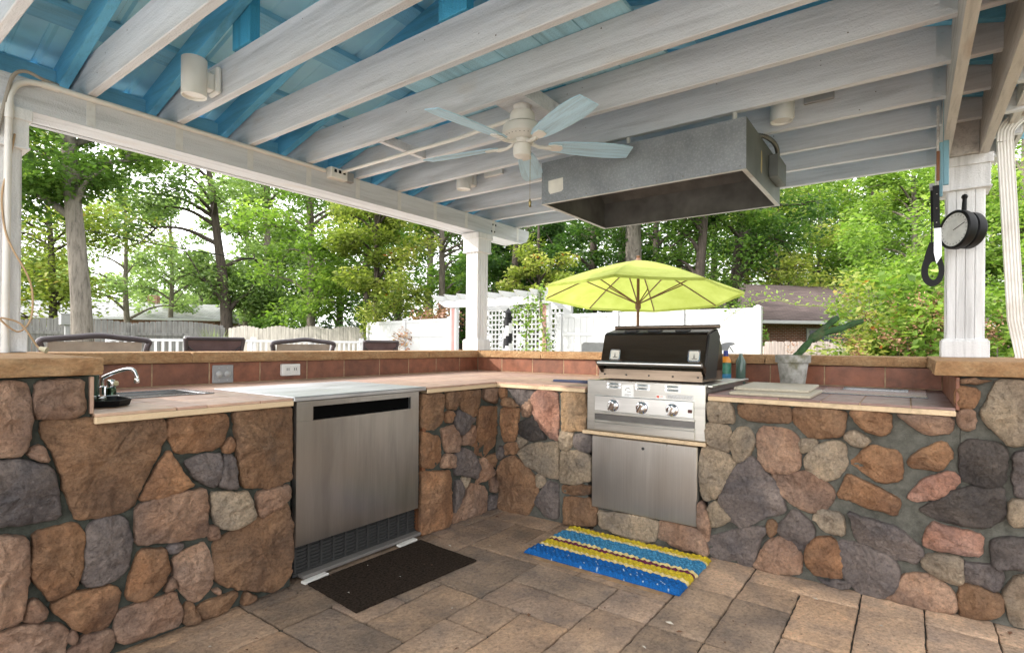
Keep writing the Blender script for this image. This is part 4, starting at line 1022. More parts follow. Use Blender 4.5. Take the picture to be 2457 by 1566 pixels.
# ------------------------------------------------------------------ cylinder lamps, wiring
def lamp(x, y, zb, lab, h=.205, r=.062):
    t = thing('spotlight', lab, 'light', (x-.12, y, zb))
    MB().lathe([(r-.008, zb+.012), (r-.004, zb), (r, zb+.001), (r, zb+h-.004), (r-.006, zb+h), (.002, zb+h+.001)], (x-.125, y, 0), 32).lathe([(.002, zb+.0125), (r-.007, zb+.012)], (x-.125, y, 0), 32, cap=False).build('shade', m_cream, t)
    MB().box((x-.068, y-.03, zb+.06), (x-.032, y+.03, zb+.15), .004).build('arm', m_cream, t)
    MB().box((x-.032, y-.055, zb+.045), (x-.0012, y+.055, zb+.195), .01).build('back_plate', m_cream, t)
lamp(1.4746, 3.13, 2.505, 'cream cylinder downlight on the second joist at top left')
lamp(3.7276, 3.18, 2.542, 'cream cylinder downlight behind the fan near the corner post')
lamp(3.7276, .635, 2.535, 'cream cylinder downlight in shade above the right end of the hood')
single('junction_box', MB().box((3.70, 2.83, 2.645), (3.7265, 3.03, 2.725), .004), m_cream, 'flat white cover box on the joist right of the corner downlight', 'box', (3.71, 2.93, 2.68))
single('junction_box', MB().box((3.70, .37, 2.65), (3.7265, .53, 2.73), .004), m_grey, 'flat grey cover box on the joist beside the shaded downlight', 'box', (3.71, .45, 2.68))
t = thing('sensor_light', 'small white junction box with dark lenses on the inner beam face', 'box', (2.6, 3.65, 2.5))
MB().box((2.545, 3.60, 2.462), (2.70, 3.667, 2.545), .006).build('housing', m_whitem, t)
MB().box((2.70, 3.625, 2.47), (2.78, 3.667, 2.55), .006).build('back_box', m_grey, t)
mb = MB()
for k in range(3): mb.box((2.575+.04*k, 3.5985, 2.505), (2.598+.04*k, 3.6005, 2.53))
mb.build('lens', m_black, t)
t = thing('conduit', 'cream electrical conduit bending off the beam down the left post', 'conduit', (.69, 3.63, 1.2))
P = catmull([(.692, 3.633, ZT+.006), (.694, 3.633, 1.6), (.70, 3.633, 2.30), (.712, 3.638, 2.43), (.76, 3.642, 2.492), (.85, 3.646, 2.512), (1.0, 3.65, 2.513)], 8)
MB().tube(P+[Vector((1.8, 3.65, 2.514)), Vector((2.53, 3.65, 2.512))], .0155, 12).build('pipe', m_pvc, t)
for p, q in (((.70, 3.633, 2.29), (.701, 3.633, 2.36)), ((.83, 3.646, 2.511), (.90, 3.648, 2.5135)), ((.692, 3.633, 1.12), (.692, 3.633, 1.15))): MB().tube([p, q], .019, 12).build('coupling', m_pvc, t)
single('electric_cord', MB().tube(catmull([(.66, 3.64, 2.2), (.69, 3.628, 2.40), (.715, 3.62, 2.505), (.76, 3.615, 2.54), (.83, 3.63, 2.532), (.9, 3.66, 2.537)], 8), .0085, 8), m_plain('grey_cable', (.30,.27,.23), .6), 'grey cable looping over the beam beside the conduit bend', 'cable', (.7, 3.63, 2.4))
t = thing('extension_cord', 'tan extension cord hanging down the left post to a plug', 'cord', (.72, 3.62, 1.13))
P = catmull([(.725, 3.645, 2.22), (.700, 3.63, 2.05), (.675, 3.625, 1.9), (.685, 3.62, 1.74), (.712, 3.61, 1.64), (.765, 3.60, 1.52), (.788, 3.60, 1.42), (.782, 3.60, 1.29), (.735, 3.605, 1.225), (.665, 3.59, 1.285), (.70, 3.59, 1.285), (.74, 3.59, 1.265), (.768, 3.58, 1.22), (.80, 3.58, 1.16), (.815, 3.57, 1.135)], 8)
MB().tube(P, .0045, 7).build('wire', m_plain('tan_wire', (.45,.30,.17), .5), t)
MB().tube([(.812, 3.571, 1.142), (.835, 3.55, 1.132)], [.011, .016], 10).build('plug', m_plain('pale_plug', (.50,.45,.30), .5), t)

# ------------------------------------------------------------------ tools hanging at the right post
t = thing('tool_rack', 'faded blue board with brown strip hanging beside the right post', 'board', (3.95, -.15, 2.1))
MB().box((3.94, -.172, 2.105), (3.958, -.1485+.003, 2.61), .002).box((3.935, -.1445, 2.04), (3.95, -.128, 2.35), .002).build('board', m_paintwood('faded_blue_board', (.20,.38,.46), 2, amount=1.2), t)
MB().box((3.925, -.131, 2.13), (3.9345, -.115, 2.30), .002).build('strip', m_woodB, t)
MB().box((3.93, -.127, 2.30), (3.945, -.115, 2.56), .002).build('white_strip', m_beamR, t)
t = thing('knife', 'large kitchen knife with black riveted handle hanging blade down', 'knife', (3.92, -.118, 1.65))
fz = lambda u, v, w: (3.915+w, u, v)
h = MB().prism([(-.098, 2.10), (-.128, 2.10), (-.134, 1.86), (-.104, 1.86)], fz, -.009, .009).build('handle', m_black, t)
mb = MB()
for z in (2.05, 1.97, 1.89): mb.lathe([(.0045, 0), (.003, .002)], n=10, mat=Matrix.Translation((3.906, -.117, z)) @ Matrix.Rotation(R(-90), 4, 'Y'))
mb.build('rivet', m_chrome, h)
MB().prism([(-.106, 1.859), (-.139, 1.859), (-.142, 1.70), (-.118, 1.655), (-.106, 1.72)], fz, -.0012, .0012).build('blade', m_sink, t)
t = thing('grill_turner', 'black grill turner with round hole hanging behind the knife', 'turner', (3.95, -.09, 1.5))
fz = lambda u, v, w: (3.935+w, u, v)
MB().prism([(-.083, 2.12), (-.108, 2.12), (-.106, 2.08), (-.086, 2.08)], fz, -.006, .006).build('hook_cap', m_grey, t)
MB().prism([(-.088, 2.079), (-.100, 2.079), (-.103, 1.90), (-.092, 1.90)], fz, -.005, .005).prism([(-.0935, 1.8995), (-.1005, 1.8995), (-.1005, 1.78), (-.0935, 1.78)], fz, -.004, .004).build('handle', m_black, t)
mb = MB(); n = 26; cy, cz = -.102, 1.615
outer = []; inner = []
for k in range(n):
    a = 2*math.pi*k/n; s_, c_ = math.sin(a), math.cos(a)
    outer.append((cy+.053*c_*(1 if s_ < .3 else .95), cz+(.085 if s_ < 0 else .125)*s_*1.0)); inner.append((cy-.003+.024*c_, cz+.005+.052*s_))
vs = [(3.935+w, y, z) for w in (-.005, .005) for y, z in outer+inner]; m = 2*n
fs = []
for k in range(n):
    j = (k+1) % n; fs += [(k, j, n+j, n+k), (m+k, m+n+k, m+n+j, m+j), (k, m+k, m+j, j), (n+k, n+j, m+n+j, m+n+k)]
mb.add(vs, fs).prism([(-.086, 1.785), (-.106, 1.785), (-.125, 1.70), (-.062, 1.70)], fz, -.0045, .0045); mb.build('head', m_black, t)
t = thing('thermometer', 'black rimmed round dial thermometer hanging on the right post', 'thermometer', (4.2, -.23, 1.78))
ax = Vector((-.60, .79, .06)).normalized(); cen = Vector((4.195, -.212, 1.888)); rot = ax.to_track_quat('Z', 'Y').to_matrix().to_4x4(); rot.translation = cen
MB().lathe([(.09, -.115), (.100, -.112), (.108, -.10), (.108, -.06), (.098, -.052), (.098, -.046), (.111, -.044), (.116, -.03), (.116, .004), (.110, .010), (.101, .010), (.099, .002), (.01, .001)], n=44, mat=rot).build('case', m_black, t)
def _dial():
    n = NT('hazy_dial'); v = n.coord(rnd=False); c = n.ramp(n.noise(v, 16, 6, .7), [(.3, (.62,.62,.60)), (.6, (.80,.80,.78))]); return n.bsdf(c, .3, 0, None, .5)
dl = MB().lathe([(.001, .003), (.0985, .003)], n=44, mat=rot, cap=False).build('dial', _dial(), t)
mb = MB(); rq = rot @ Matrix.Rotation(R(22), 4, 'Z'); mb.box((-.006, -.0018, .004), (.078, .0018, .006), mat=rq)
for k in range(24):
    mk = rot @ Matrix.Rotation(2*math.pi*k/24, 4, 'Z'); mb.box((.082, -.0008, .0036), (.092, .0008, .0044), mat=mk)
mb.build('needle', m_dark, dl)
hb = cen-ax*.055
MB().tube([hb+Vector((0, 0, .105)), hb+Vector((0, -.003, .19))], [.013, .011], 10).lathe([(.001, -.017), (.012, -.012), (.017, 0), (.012, .012), (.001, .017)], tuple(hb+Vector((0, -.003, .20))), 14).build('handle', m_black, t)
mb = MB(); xs_ = 4.44; f = lambda u, v, w: (u, v, w)
def flute(path, w=.075, d=.055):
    sec = []
    for k in range(5): a = -w/2+w*k/5; sec += [(a+.002, d/2), (a+w/10, d/2-.005), (a+w/5-.002, d/2)]
    sec = sec+[(w/2, d/2), (w/2, -d/2)]+[(-a_, -b_) for a_, b_ in sec]+[(-w/2, -d/2), (-w/2, d/2)]
    vs = []; n = len(sec)
    for i, p in enumerate(path):
        p = Vector(p); tn = (Vector(path[min(i+1, len(path)-1)])-Vector(path[max(i-1, 0)])).normalized(); s1 = Vector((0, 1, 0)); s1 = (s1-tn*tn.dot(s1)).normalized(); s2 = tn.cross(s1)
        vs += [tuple(p+s1*a_+s2*b_) for a_, b_ in sec]
    return MB().add(vs, [(i*n+k, i*n+(k+1) % n, (i+1)*n+(k+1) % n, (i+1)*n+k) for i in range(len(path)-1) for k in range(n)]+[tuple(range(n)), tuple((len(path)-1)*n+k for k in range(n))])
t = thing('downspout', 'white fluted metal downspout leaning beside the right post', 'downspout', (4.52, -.53, 0))
flute([(4.5, -.466, 2.45), (4.5, -.52, 1.35), (4.5, -.56, 1.12), (4.96, -.57, 1.0), (4.97, -.58, .02)]).build('pipe', m_pvc, t)
P = catmull([(4.5, -.465, 2.451), (4.5, -.475, 2.53), (4.5, -.54, 2.60), (4.5, -.66, 2.64), (4.5, -.78, 2.66)], 5)
flute([tuple(p) for p in P], .078, .06).build('elbow', m_pvc, t)

# ------------------------------------------------------------------ ground
def flat(name, pts, z, mat, n=1):
    o = MB().add([(x, y, z) for x, y in pts], [tuple(range(len(pts)))]).build(name, mat, None, fix=False); o['kind'] = 'structure'; return o
def _grass():
    n = NT('lawn'); v = n.coord(rnd=False); c = n.ramp(n.noise(v, 1.3, 8, .7), [(.3, (.05,.075,.02)), (.5, (.09,.12,.035)), (.7, (.16,.12,.06))]); return n.bsdf(c, 1, 0, n.bump(n.noise(v, 40, 5, .7), .8, .05), .1)
flat('ground', [(-600, -600), (600, -600), (600, 600), (-600, 600)], -.07, _grass())
m_conc = m_plain('pale_pool_deck', (.66,.64,.60), .85, 0, .12, 1.2, .1)
flat('pool_deck', [(-14, -12), (-.6, -12), (-.6, -2.0), (9.1, -2.0), (9.1, 10.5), (-14, 10.5)], -.054, m_conc)

# ------------------------------------------------------------------ bar stools beyond the bar
m_frame = m_plain('bronze_frame', (.085,.07,.075), .38, .5, .1, 8, .04)
def _sling(nm, col):
    n = NT(nm); v = n.coord((1, 1, 1), rnd=False); w = n.n('ShaderNodeTexWave'); w.inputs['Scale'].default_value = 55; w.bands_direction = 'Z'; n.l(v, w.inputs['Vector'])
    c = n.mix(.35, n.ramp(n.noise(v, 9, 5, .7), [(.3, K(col, .75)), (.7, K(col, 1.2))]), n.ramp(w.outputs[0], [(.2, K(col, .6)), (.8, K(col, 1.3))])); return n.bsdf(c, .85, 0, n.bump(w.outputs[0], .3, .002), .2)
m_tan, m_brn = _sling('tan_sling', (.42,.35,.29)), _sling('brown_sling', (.15,.10,.10))
def stool(x0, x1, ybk, tan, lab, group, tops):
    w = x1-x0; xc = (x0+x1)/2; t = thing('bar_stool', lab, 'bar stool', (xc, ybk+.3, -.05), group); fw = 'tan' if tan else 'brown'
    zt, zs = tops, .72; xa, xb = x0+.018, x1-.018
    P = lambda u, z: (u, ybk-.02+(zt-z)*.16, z)
    if tan:
        top_ = catmull([P(xa, .75), P(xa, zt-.11), P(xa-.012, zt-.035), P(xa+.05, zt-.016), P(xa+w*.25, zt-.006), P(xc, zt+.008), P(xb-w*.25, zt-.006), P(xb-.05, zt-.016), P(xb+.012, zt-.035), P(xb, zt-.11), P(xb, .75)], 7)
        MB().tube(top_, .020, 10).build('back_frame', m_frame, t)
    else:
        MB().tube([P(xa+.05, .75), P(xa, zt)], .015, 10).tube([P(xb-.05, .75), P(xb, zt)], .015, 10).tube([P(xa, zt), P(xb, zt)], .015, 10).tube(catmull([P(xa+.02, zt-.06), P(xa+.1, zt-.115), P(xc, zt-.14), P(xb-.1, zt-.115), P(xb-.02, zt-.06)], 5), .007, 8).build('back_frame', m_frame, t)
    d = .03 if tan else .012; mb = MB(); vs = []; nx, nz = 8, 8
    zl, zh = .78, zt-(.034 if tan else .012)
    for i in range(nx+1):
        for k in range(nz+1):
            u = xa+d+(xb-xa-2*d)*i/nx; z = zl+(zh-zl)*k/nz; p = P(u, z); vs.append((p[0], p[1]+.018*math.sin(math.pi*i/nx), p[2]))
    n = len(vs); vs += [(a, b+.004, c) for a, b, c in vs]; W = nz+1
    fs = [(i*W+k, (i+1)*W+k, (i+1)*W+k+1, i*W+k+1) for i in range(nx) for k in range(nz)]; fs += [tuple(q+n for q in f[::-1]) for f in fs]
    mb.add(vs, fs).build('backrest', m_tan if tan else m_brn, t)
    MB().box((xa+.01, ybk+.07, zs), (xb-.01, ybk+.5, zs+.03), .012).build('seat', m_tan if tan else m_brn, t)
    for sx in (xa, xb):
        MB().tube([(sx, ybk+.06, .80), (sx, ybk+.05, -.052)], .015, 8).build('leg', m_frame, t); MB().tube([(sx, ybk+.49, .735), (sx, ybk+.52, -.052)], .015, 8).build('leg', m_frame, t)
        MB().tube(catmull([P(sx, .98), (sx, ybk+.2, .97), (sx, ybk+.45, .95), (sx, ybk+.49, .73)], 5), .014, 8).build('armrest', m_frame, t)
    MB().tube([(xa, ybk+.51, .25), (xb, ybk+.51, .25)], .012, 8).tube([(xa, ybk+.05, .3), (xb, ybk+.05, .3)], .012, 8).build('footrest', m_frame, t)
stool(1.0, 1.625, 4.45, True, 'bar stool with arched bronze frame and tan back, nearest the left post', 'bar stools behind the bar', 1.212)
stool(1.843, 2.327, 4.45, False, 'plain straight-topped brown mesh bar stool between the two tan ones', 'bar stools behind the bar', 1.21)
stool(2.557, 3.187, 4.45, True, 'bar stool with arched bronze frame and tan back, right of the brown mesh stool', 'bar stools behind the bar', 1.205)
stool(3.517, 4.0, 4.45, False, 'straight-topped brown mesh bar stool in front of the white fence', 'bar stools behind the bar', 1.204)

# ------------------------------------------------------------------ green umbrella
def _canvas():
    n = NT('lime_canvas'); v = n.coord(rnd=False); c = n.ramp(n.noise(v, 2.6, 6, .65), [(.3, (.34,.39,.07)), (.7, (.46,.51,.13))])
    p = n.n('ShaderNodeBsdfPrincipled'); n.l(c, p.inputs['Base Color']); p.inputs['Roughness'].default_value = .9; n.l(n.bump(n.noise(v, 5, 4, .6, .8), .6, .05), p.inputs['Normal'])
    tr = n.n('ShaderNodeBsdfTranslucent'); n.l(c, tr.inputs['Color']); ms = n.n('ShaderNodeMixShader'); ms.inputs[0].default_value = .48
    n.l(p.outputs[0], ms.inputs[1]); n.l(tr.outputs[0], ms.inputs[2]); n.l(ms.outputs[0], n.out.inputs[0]); return n.mat
m_canvas, m_umw = _canvas(), m_plain('umbrella_wood', (.14,.06,.03), .5, 0, .2, 20, .1)
ux, uy = 7.33, 3.14
t = thing('patio_umbrella', 'open lime green patio umbrella on a brown wooden pole', 'umbrella', (ux, uy, -.05))
dirc, dirr = Vector((-CA, -SA, 0)), Vector((SA, -CA, 0))
tiltm = Matrix.Rotation(R(-4.8), 4, dirr) @ Matrix.Rotation(R(-2.2), 4, dirc)
hub = Vector((ux, uy, 2.40)); RR = 1.40; drop = .50
def can(a, f): 
    p = Vector((RR*f*math.cos(a), RR*f*math.sin(a), -drop*(f**1.25))); return p
def rim(k, v, f):       # straight hem between rib tips, slightly hollow
    a0, a1 = 2*math.pi*k/8+.21, 2*math.pi*(k+1)/8+.21; p = can(a0, f).lerp(can(a1, f), v); s = math.sin(math.pi*v)
    p.z -= .018*s*f; p *= 1-.02*s*f; return tuple(tiltm.to_3x3() @ p+hub)
mb = MB()
for k in range(8):
    vs = [rim(k, j/6, .03+.97*i/8) for i in range(9) for j in range(7)]; mb.add(vs, [(i*7+j, i*7+j+1, (i+1)*7+j+1, (i+1)*7+j) for i in range(8) for j in range(6)])
    vs = [rim(k, j/6, 1.0) for j in range(7)]; mb.add(vs+[(x, y, z-.035) for x, y, z in vs], [(j, j+1, 8+j, 7+j) for j in range(6)])
cn = mb.build('canopy', m_canvas, t, fix=False)
MB().lathe([(.001, .06), (.03, .05), (.022, .02), (.04, 0), (.05, -.03)], tuple(hub+Vector((0, 0, .015))), 14).build('finial', m_umw, t)
MB().tube([(ux, uy, -.052), (ux, uy, 2.40)], .021, 12).build('pole', m_umw, t)
MB().lathe([(.03, 1.70), (.04, 1.72), (.04, 1.80), (.028, 1.82)], (ux, uy, 0), 14).build('runner', m_umw, t)
for k in range(8):
    a = 2*math.pi*k/8+.21; pts = [tuple(tiltm.to_3x3() @ (can(a, f)+Vector((0, 0, -.018)))+hub) for f in (.04, .3, .6, .985)]
    rb = MB().tube(pts, .0095, 7).build('rib', m_umw, t)
    MB().tube([(ux+.03*math.cos(a), uy+.03*math.sin(a), 1.79), tuple(tiltm.to_3x3() @ (can(a, .55)+Vector((0, 0, -.03)))+hub)], .009, 7).build('strut', m_umw, rb)
t = thing('patio_table', 'round table under the lime green umbrella', 'table', (ux, uy, -.05))
MB().lathe([(.025, .66), (.62, .66), (.63, .67), (.62, .685), (.025, .685)], (ux, uy, 0), 36).build('tabletop', m_frame, t)
for k in range(4): a = .4+k*math.pi/2; MB().tube([(ux+.4*math.cos(a), uy+.4*math.sin(a), .66), (ux+.5*math.cos(a), uy+.5*math.sin(a), -.052)], .018, 8).build('leg', m_frame, t)
t = thing('patio_chair', 'grey padded patio chair back showing above the bar left of grill', 'chair', (5.9, 2.75, -.05))
a_, b_ = spot(1412, 6.2), spot(1450, 6.2)
cx, cy = spot(1431, 6.2)
MB().prism([(-.17, .55), (.17, .55), (.155, 1.19), (.13, 1.215), (-.13, 1.215), (-.155, 1.19)], lambda u, v, w: (cx+SA*u+CA*w+(v-.55)*-.06, cy-CA*u+SA*w, v), -.025, .025).build('backrest', _sling('grey_pad', (.45,.45,.44)), t)
MB().box((cx-.1, cy-.22, .40), (cx+.38, cy+.22, .45), .015).build('seat', m_frame, t)
for dx in (-.08, .36):
    for dy in (-.2, .2): MB().tube([(cx+dx, cy+dy, .41), (cx+dx, cy+dy, -.052)], .014, 8).build('leg', m_frame, t)

# ------------------------------------------------------------------ fences
def vinyl_fence(pts, h, lab, npan, grooves=True, zmid=1.42):
    (ax_, ay), (bx, by) = pts; A, B = Vector((ax_, ay, 0)), Vector((bx, by, 0)); L = (B-A).length; ang = math.atan2(B.y-A.y, B.x-A.x)
    t = thing('vinyl_fence', lab, 'fence', (ax_, ay, -.07), None, ang); W = Matrix.Translation((ax_, ay, 0)) @ Matrix.Rotation(ang, 4, 'Z')
    for k in range(npan+1):
        u = L*k/npan; p = MB().box((u-.06, -.06, -.068), (u+.06, .06, h+.03), .006, mat=W).build('post', m_vinyl, t)
        MB().prism([(-.07, -.07), (.07, -.07), (.07, .07), (-.07, .07)], lambda a, b, w: tuple(W @ Vector((u+a*(1 if w < h+.05 else .2), b*(1 if w < h+.05 else .2), w))), h+.031, h+.068).build('post_cap', m_vinyl, p)
    for k in range(npan):
        u0, u1 = L*k/npan+.06, L*(k+1)/npan-.06; mb = MB(); n = max(1, round((u1-u0)/(.15 if grooves else .6))); s = (u1-u0)/n
        for i in range(n):
            mb.box((u0+i*s+.003, -.017, .02), (u0+(i+1)*s-.003, .017, zmid-.04), .003, mat=W); mb.box((u0+i*s+.003, -.017, zmid+.04), (u0+(i+1)*s-.003, .017, h-.05), .003, mat=W)
        mb.box((u0, -.010, .02), (u1, .010, h-.05), mat=W); mb.build('panel', m_vinyl, t)
        for z in (0.0, zmid-.04, h-.06): MB().box((u0, -.025, z), (u1, .025, z+.08), .004, mat=W).build('rail', m_vinyl, t)
vinyl_fence(((10.86, 13.4), (10.12, 9.35)), 1.83, 'white vinyl privacy fence left of the arbor', 2, False)
vinyl_fence(((10.0, 6.05), (9.98, 2.1)), 1.83, 'white board vinyl privacy fence behind the green umbrella', 3)
def scallop(p0, p1, zt, zb, lab, mat, backrail, pw=2.4, wav=.11, name='wooden_fence'):
    A, B = Vector((*p0, 0)), Vector((*p1, 0)); L = (B-A).length; ang = math.atan2(B.y-A.y, B.x-A.x); t = thing(name, lab, 'fence', (*p0, -.07), None, ang)
    W = Matrix.Translation((*p0, 0)) @ Matrix.Rotation(ang, 4, 'Z'); n = int(L/.145); rr = random.Random(int(L*100)); npan = max(1, round(L/pw)); mb = MB()
    for i in range(n):
        u = L*(i+.5)/n; ph = (u/L*npan) % 1; z = zt+wav*(math.sin(math.pi*ph)-.5)*2*.5+rr.uniform(-.008, .008); d = rr.uniform(-.004, .004)
        mb.prism([(u-.069, zb), (u+.069, zb), (u+.069, z-.03), (u+.04, z), (u-.04, z), (u-.069, z-.03)], lambda a, b, w: tuple(W @ Vector((a, w+d, b))), -.011, .011)
    mb.build('pickets', mat, t)
    s = -1 if backrail > 0 else 1
    for z in (zt-.42, .35):
        MB().box((0, s*.012, z), (L, s*.05, z+.09), .004, mat=W).build('rail', mat, t)
    for k in range(npan+1):
        u = min(L-.05, max(.05, L*k/npan)); MB().box((u-.05, s*.051, zb), (u+.05, s*.15, zt-.12), .006, mat=W).build('post', mat, t)
def _weath(nm, col):
    n = NT(nm); v = n.coord((3, 3, .35), rnd=False); g = n.coord((7, 7, .02), rnd=False); c = n.ramp(n.noise(v, 5, 7, .7), [(.3, K(col, .6)), (.5, col), (.75, K(col, 1.3))]); c = n.mix(.5, c, n.ramp(n.noise(g, 3, 2), [(.35, (.62,.62,.64)), (.6, (1.1,1.1,1.1))]), 'MULTIPLY')
    return n.bsdf(c, .95, 0, n.bump(n.noise(v, 40, 5), .4, .01), .15)
scallop(spot(40, 14.1), spot(536, 17.8), 1.80, -.06, 'weathered grey wooden fence with rails behind the big tree trunk', _weath('weathered_grey_wood', (.27,.26,.25)), 1)
scallop(spot(548, 20), spot(872, 19.6), 1.77, -.06, 'pale scalloped wooden fence in the middle distance', _weath('pale_wood', (.50,.46,.41)), -1, 1.25)
scallop(spot(1835, 13.0), spot(2350, 12.4), 1.32, -.06, 'pinkish pale wooden fence behind the shrub at right', _weath('pinkish_wood', (.52,.43,.39)), -1, 2.4, .0)
t = thing('pool_railing', 'low white picket pool railing behind the bar stools', 'railing', (*spot(300, 10), -.05))
A, B = Vector((*spot(262, 9.3), 0)), Vector((*spot(870, 12.5), 0)); L = (B-A).length; mb = MB(); n = int(L/.11); dr = (B-A)/L; W = Matrix.Translation(A) @ Matrix.Rotation(math.atan2(dr.y, dr.x), 4, 'Z')
for i in range(n+1): mb.box((L*i/n-.02, -.012, .02), (L*i/n+.02, .012, 1.20), mat=W)
mb.build('pickets', m_vinyl, t); MB().box((0, -.02, 1.201), (L, .02, 1.245), .004, mat=W).build('rail', m_vinyl, t); MB().box((0, -.02, .06), (L, -.0125, .12), .004, mat=W).build('rail', m_vinyl, t)
for k in range(5): MB().box((L*k/4-.045, .021, -.052), (L*k/4+.045, .11, 1.30), .006, mat=W).build('post', m_vinyl, t)

# ------------------------------------------------------------------ arbor with lattice
t = thing('garden_arbor', 'white garden arbor with lattice back and curved rafter ends', 'arbor', (9.5, 7.2, -.05))
m_pink = m_plain('dusty_pink_inset', (.42,.22,.20), .8)
ya, yb_, xf, xk = 6.0, 8.5, 9.3, 10.2
for y in (ya, yb_):
    for x in (xf, xk):
        p = MB().box((x, y-.10, -.052), (x+.10, y+.10, 2.06), .006).build('post', m_vinyl, t)
        if x == xf: MB().box((x-.006, y-.045, .02), (x-.0005, y+.045, 2.02)).build('inset', m_pink, p)
for x in (xf-.05, xk+.10):
    MB().prism([(ya-.42, 2.20), (yb_+.42, 2.20), (yb_+.40, 2.15), (yb_+.22, 2.05), (yb_+.1, 2.03), (ya-.1, 2.03), (ya-.22, 2.05), (ya-.40, 2.15)], lambda u, v, w: (w, u, v), x, x+.045).build('beam', m_vinyl, t)
for k in range(9):
    y = ya-.3+(yb_-ya+.6)*k/8
    MB().prism([(xf-.40, 2.305), (xk+.5, 2.305), (xk+.5, 2.26), (xk+.32, 2.175), (xf-.2, 2.175), (xf-.30, 2.21)], lambda u, v, w: (u, w, v), y-.022, y+.022).build('rafter', m_vinyl, t)
mb = MB(); n = 22
for k in range(n+1): y = ya+.1+(yb_-ya-.2)*k/n; mb.box((xk+.03, y-.019, .05), (xk+.042, y+.019, 2.02))
for k in range(18): z = .08+1.92*k/17; mb.box((xk+.0185, ya+.1, z-.019), (xk+.0295, yb_-.1, z+.019))
mb.build('lattice', m_vinyl, t)
t = thing('lighthouse_ornament', 'black and white spiral striped lighthouse ornament before the arbor lattice', 'ornament', (*spot(1219, 9.1), -.05))
lx, ly = spot(1219, 9.1); prof = [(.112-.044*i/40, -.052+1.68*i/40) for i in range(41)]; 
MB().lathe(prof, (lx, ly, 0), 32, mfun=lambda i, k: int(((k/32*1.0-i/40*5.0) % 1)*2) % 2).build('tower', [m_vinyl, m_black], t)
MB().lathe([(.085, 1.629), (.085, 1.645), (.052, 1.65), (.052, 1.71), (.07, 1.715), (.02, 1.78), (.004, 1.80)], (lx, ly, 0), 20).build('lantern', m_black, t)

# ------------------------------------------------------------------ houses
def _shing(nm, col):
    n = NT(nm); v = n.coord(rnd=False); b = n.n('ShaderNodeTexBrick'); b.inputs['Scale'].default_value = 1; b.inputs['Brick Width'].default_value = .45; b.inputs['Row Height'].default_value = .14; b.inputs['Mortar Size'].default_value = .012
    b.inputs['Color1'].default_value = (*K(col, .8), 1); b.inputs['Color2'].default_value = (*K(col, 1.2), 1); b.inputs['Mortar'].default_value = (*K(col, .5), 1); n.l(v, b.inputs['Vector'])
    c = n.mix(.6, b.outputs[0], n.ramp(n.noise(v, .8, 7, .7), [(.3, (.7,.7,.7)), (.7, (1.15,1.15,1.15))]), 'MULTIPLY'); return n.bsdf(c, .9, 0, None, .2)
def _brick(nm, col, axis):
    n = NT(nm); tc = n.n('ShaderNodeTexCoord'); sp = n.n('ShaderNodeSeparateXYZ'); cb = n.n('ShaderNodeCombineXYZ'); n.l(tc.outputs['Object'], sp.inputs[0]); n.l(sp.outputs[0], cb.inputs[0]); n.l(sp.outputs[2], cb.inputs[1])
    b = n.n('ShaderNodeTexBrick'); b.inputs['Scale'].default_value = 1; b.inputs['Brick Width'].default_value = .22; b.inputs['Row Height'].default_value = .075; b.inputs['Mortar Size'].default_value = .008
    b.inputs['Color1'].default_value = (*K(col, .8), 1); b.inputs['Color2'].default_value = (*K(col, 1.25), 1); b.inputs['Mortar'].default_value = (.4, .36, .32, 1); n.l(cb.outputs[0], b.inputs['Vector']); return n.bsdf(b.outputs[0], .9, 0, None, .2)
m_br = _brick('red_brick', (.25,.10,.065), 0); m_win = m_plain('window_glass', (.02,.03,.035), .06, 0, .1, 3, 0)
def house(name, lab, p0, p1, depth, ze, zr_, mroof, wins, hip=0.0, ov=.5, chim=None):
    A, B = Vector((*p0, 0)), Vector((*p1, 0)); L = (B-A).length; ang = math.atan2(B.y-A.y, B.x-A.x); t = thing(name, lab, 'house', (*p0, -.07), None, ang); W = Matrix.Translation((*p0, 0)) @ Matrix.Rotation(ang, 4, 'Z')
    mp = lambda u, v, z: tuple(W @ Vector((u, v, z)))
    MB().prism([(0, -.07), (depth, -.07), (depth, ze), (depth/2, zr_-.16), (0, ze)], lambda a, b, w: mp(w, a, b), 0, L).build('wall', m_br, t)
    mb = MB(); r0, r1 = hip, L-hip
    vs = []
    for dz in (0, .14): vs += [mp(-ov, -ov, ze-.1+dz), mp(L+ov, -ov, ze-.1+dz), mp(L+ov, depth+ov, ze-.1+dz), mp(-ov, depth+ov, ze-.1+dz), mp(r0-ov, depth/2, zr_+dz), mp(r1+ov, depth/2, zr_+dz)]
    fs = [(6, 7, 11, 10), (8, 9, 10, 11), (9, 6, 10), (7, 8, 11), (0, 1, 7, 6), (1, 2, 8, 7), (2, 3, 9, 8), (3, 0, 6, 9), (0, 4, 5, 1), (2, 5, 4, 3), (3, 4, 0), (1, 5, 2)]
    rf = mb.add(vs, fs, 0, False).build('roof', mroof, t)
    MB().box((-ov, -ov-.10, ze-.13), (L+ov, -ov-.002, ze+.0), .01, mat=W).build('gutter', m_vinyl, rf)
    if chim: MB().box((chim-.35, depth/2-.3, zr_-.4), (chim+.35, depth/2+.3, zr_+.75), .02, mat=W).build('chimney', m_br, rf)
    for (u0, u1, z0, z1) in wins:
        f = MB().box((u0-.1, -.05, z0-.1), (u1+.1, -.003, z1+.1), .01, mat=W).build('window', m_vinyl, t); n = max(1, round((u1-u0)/.9))
        for k in range(n): MB().box((u0+(u1-u0)*k/n+.04, -.058, z0), (u0+(u1-u0)*(k+1)/n-.04, -.0502, z1), mat=W).build('pane', m_win, f)
    return t
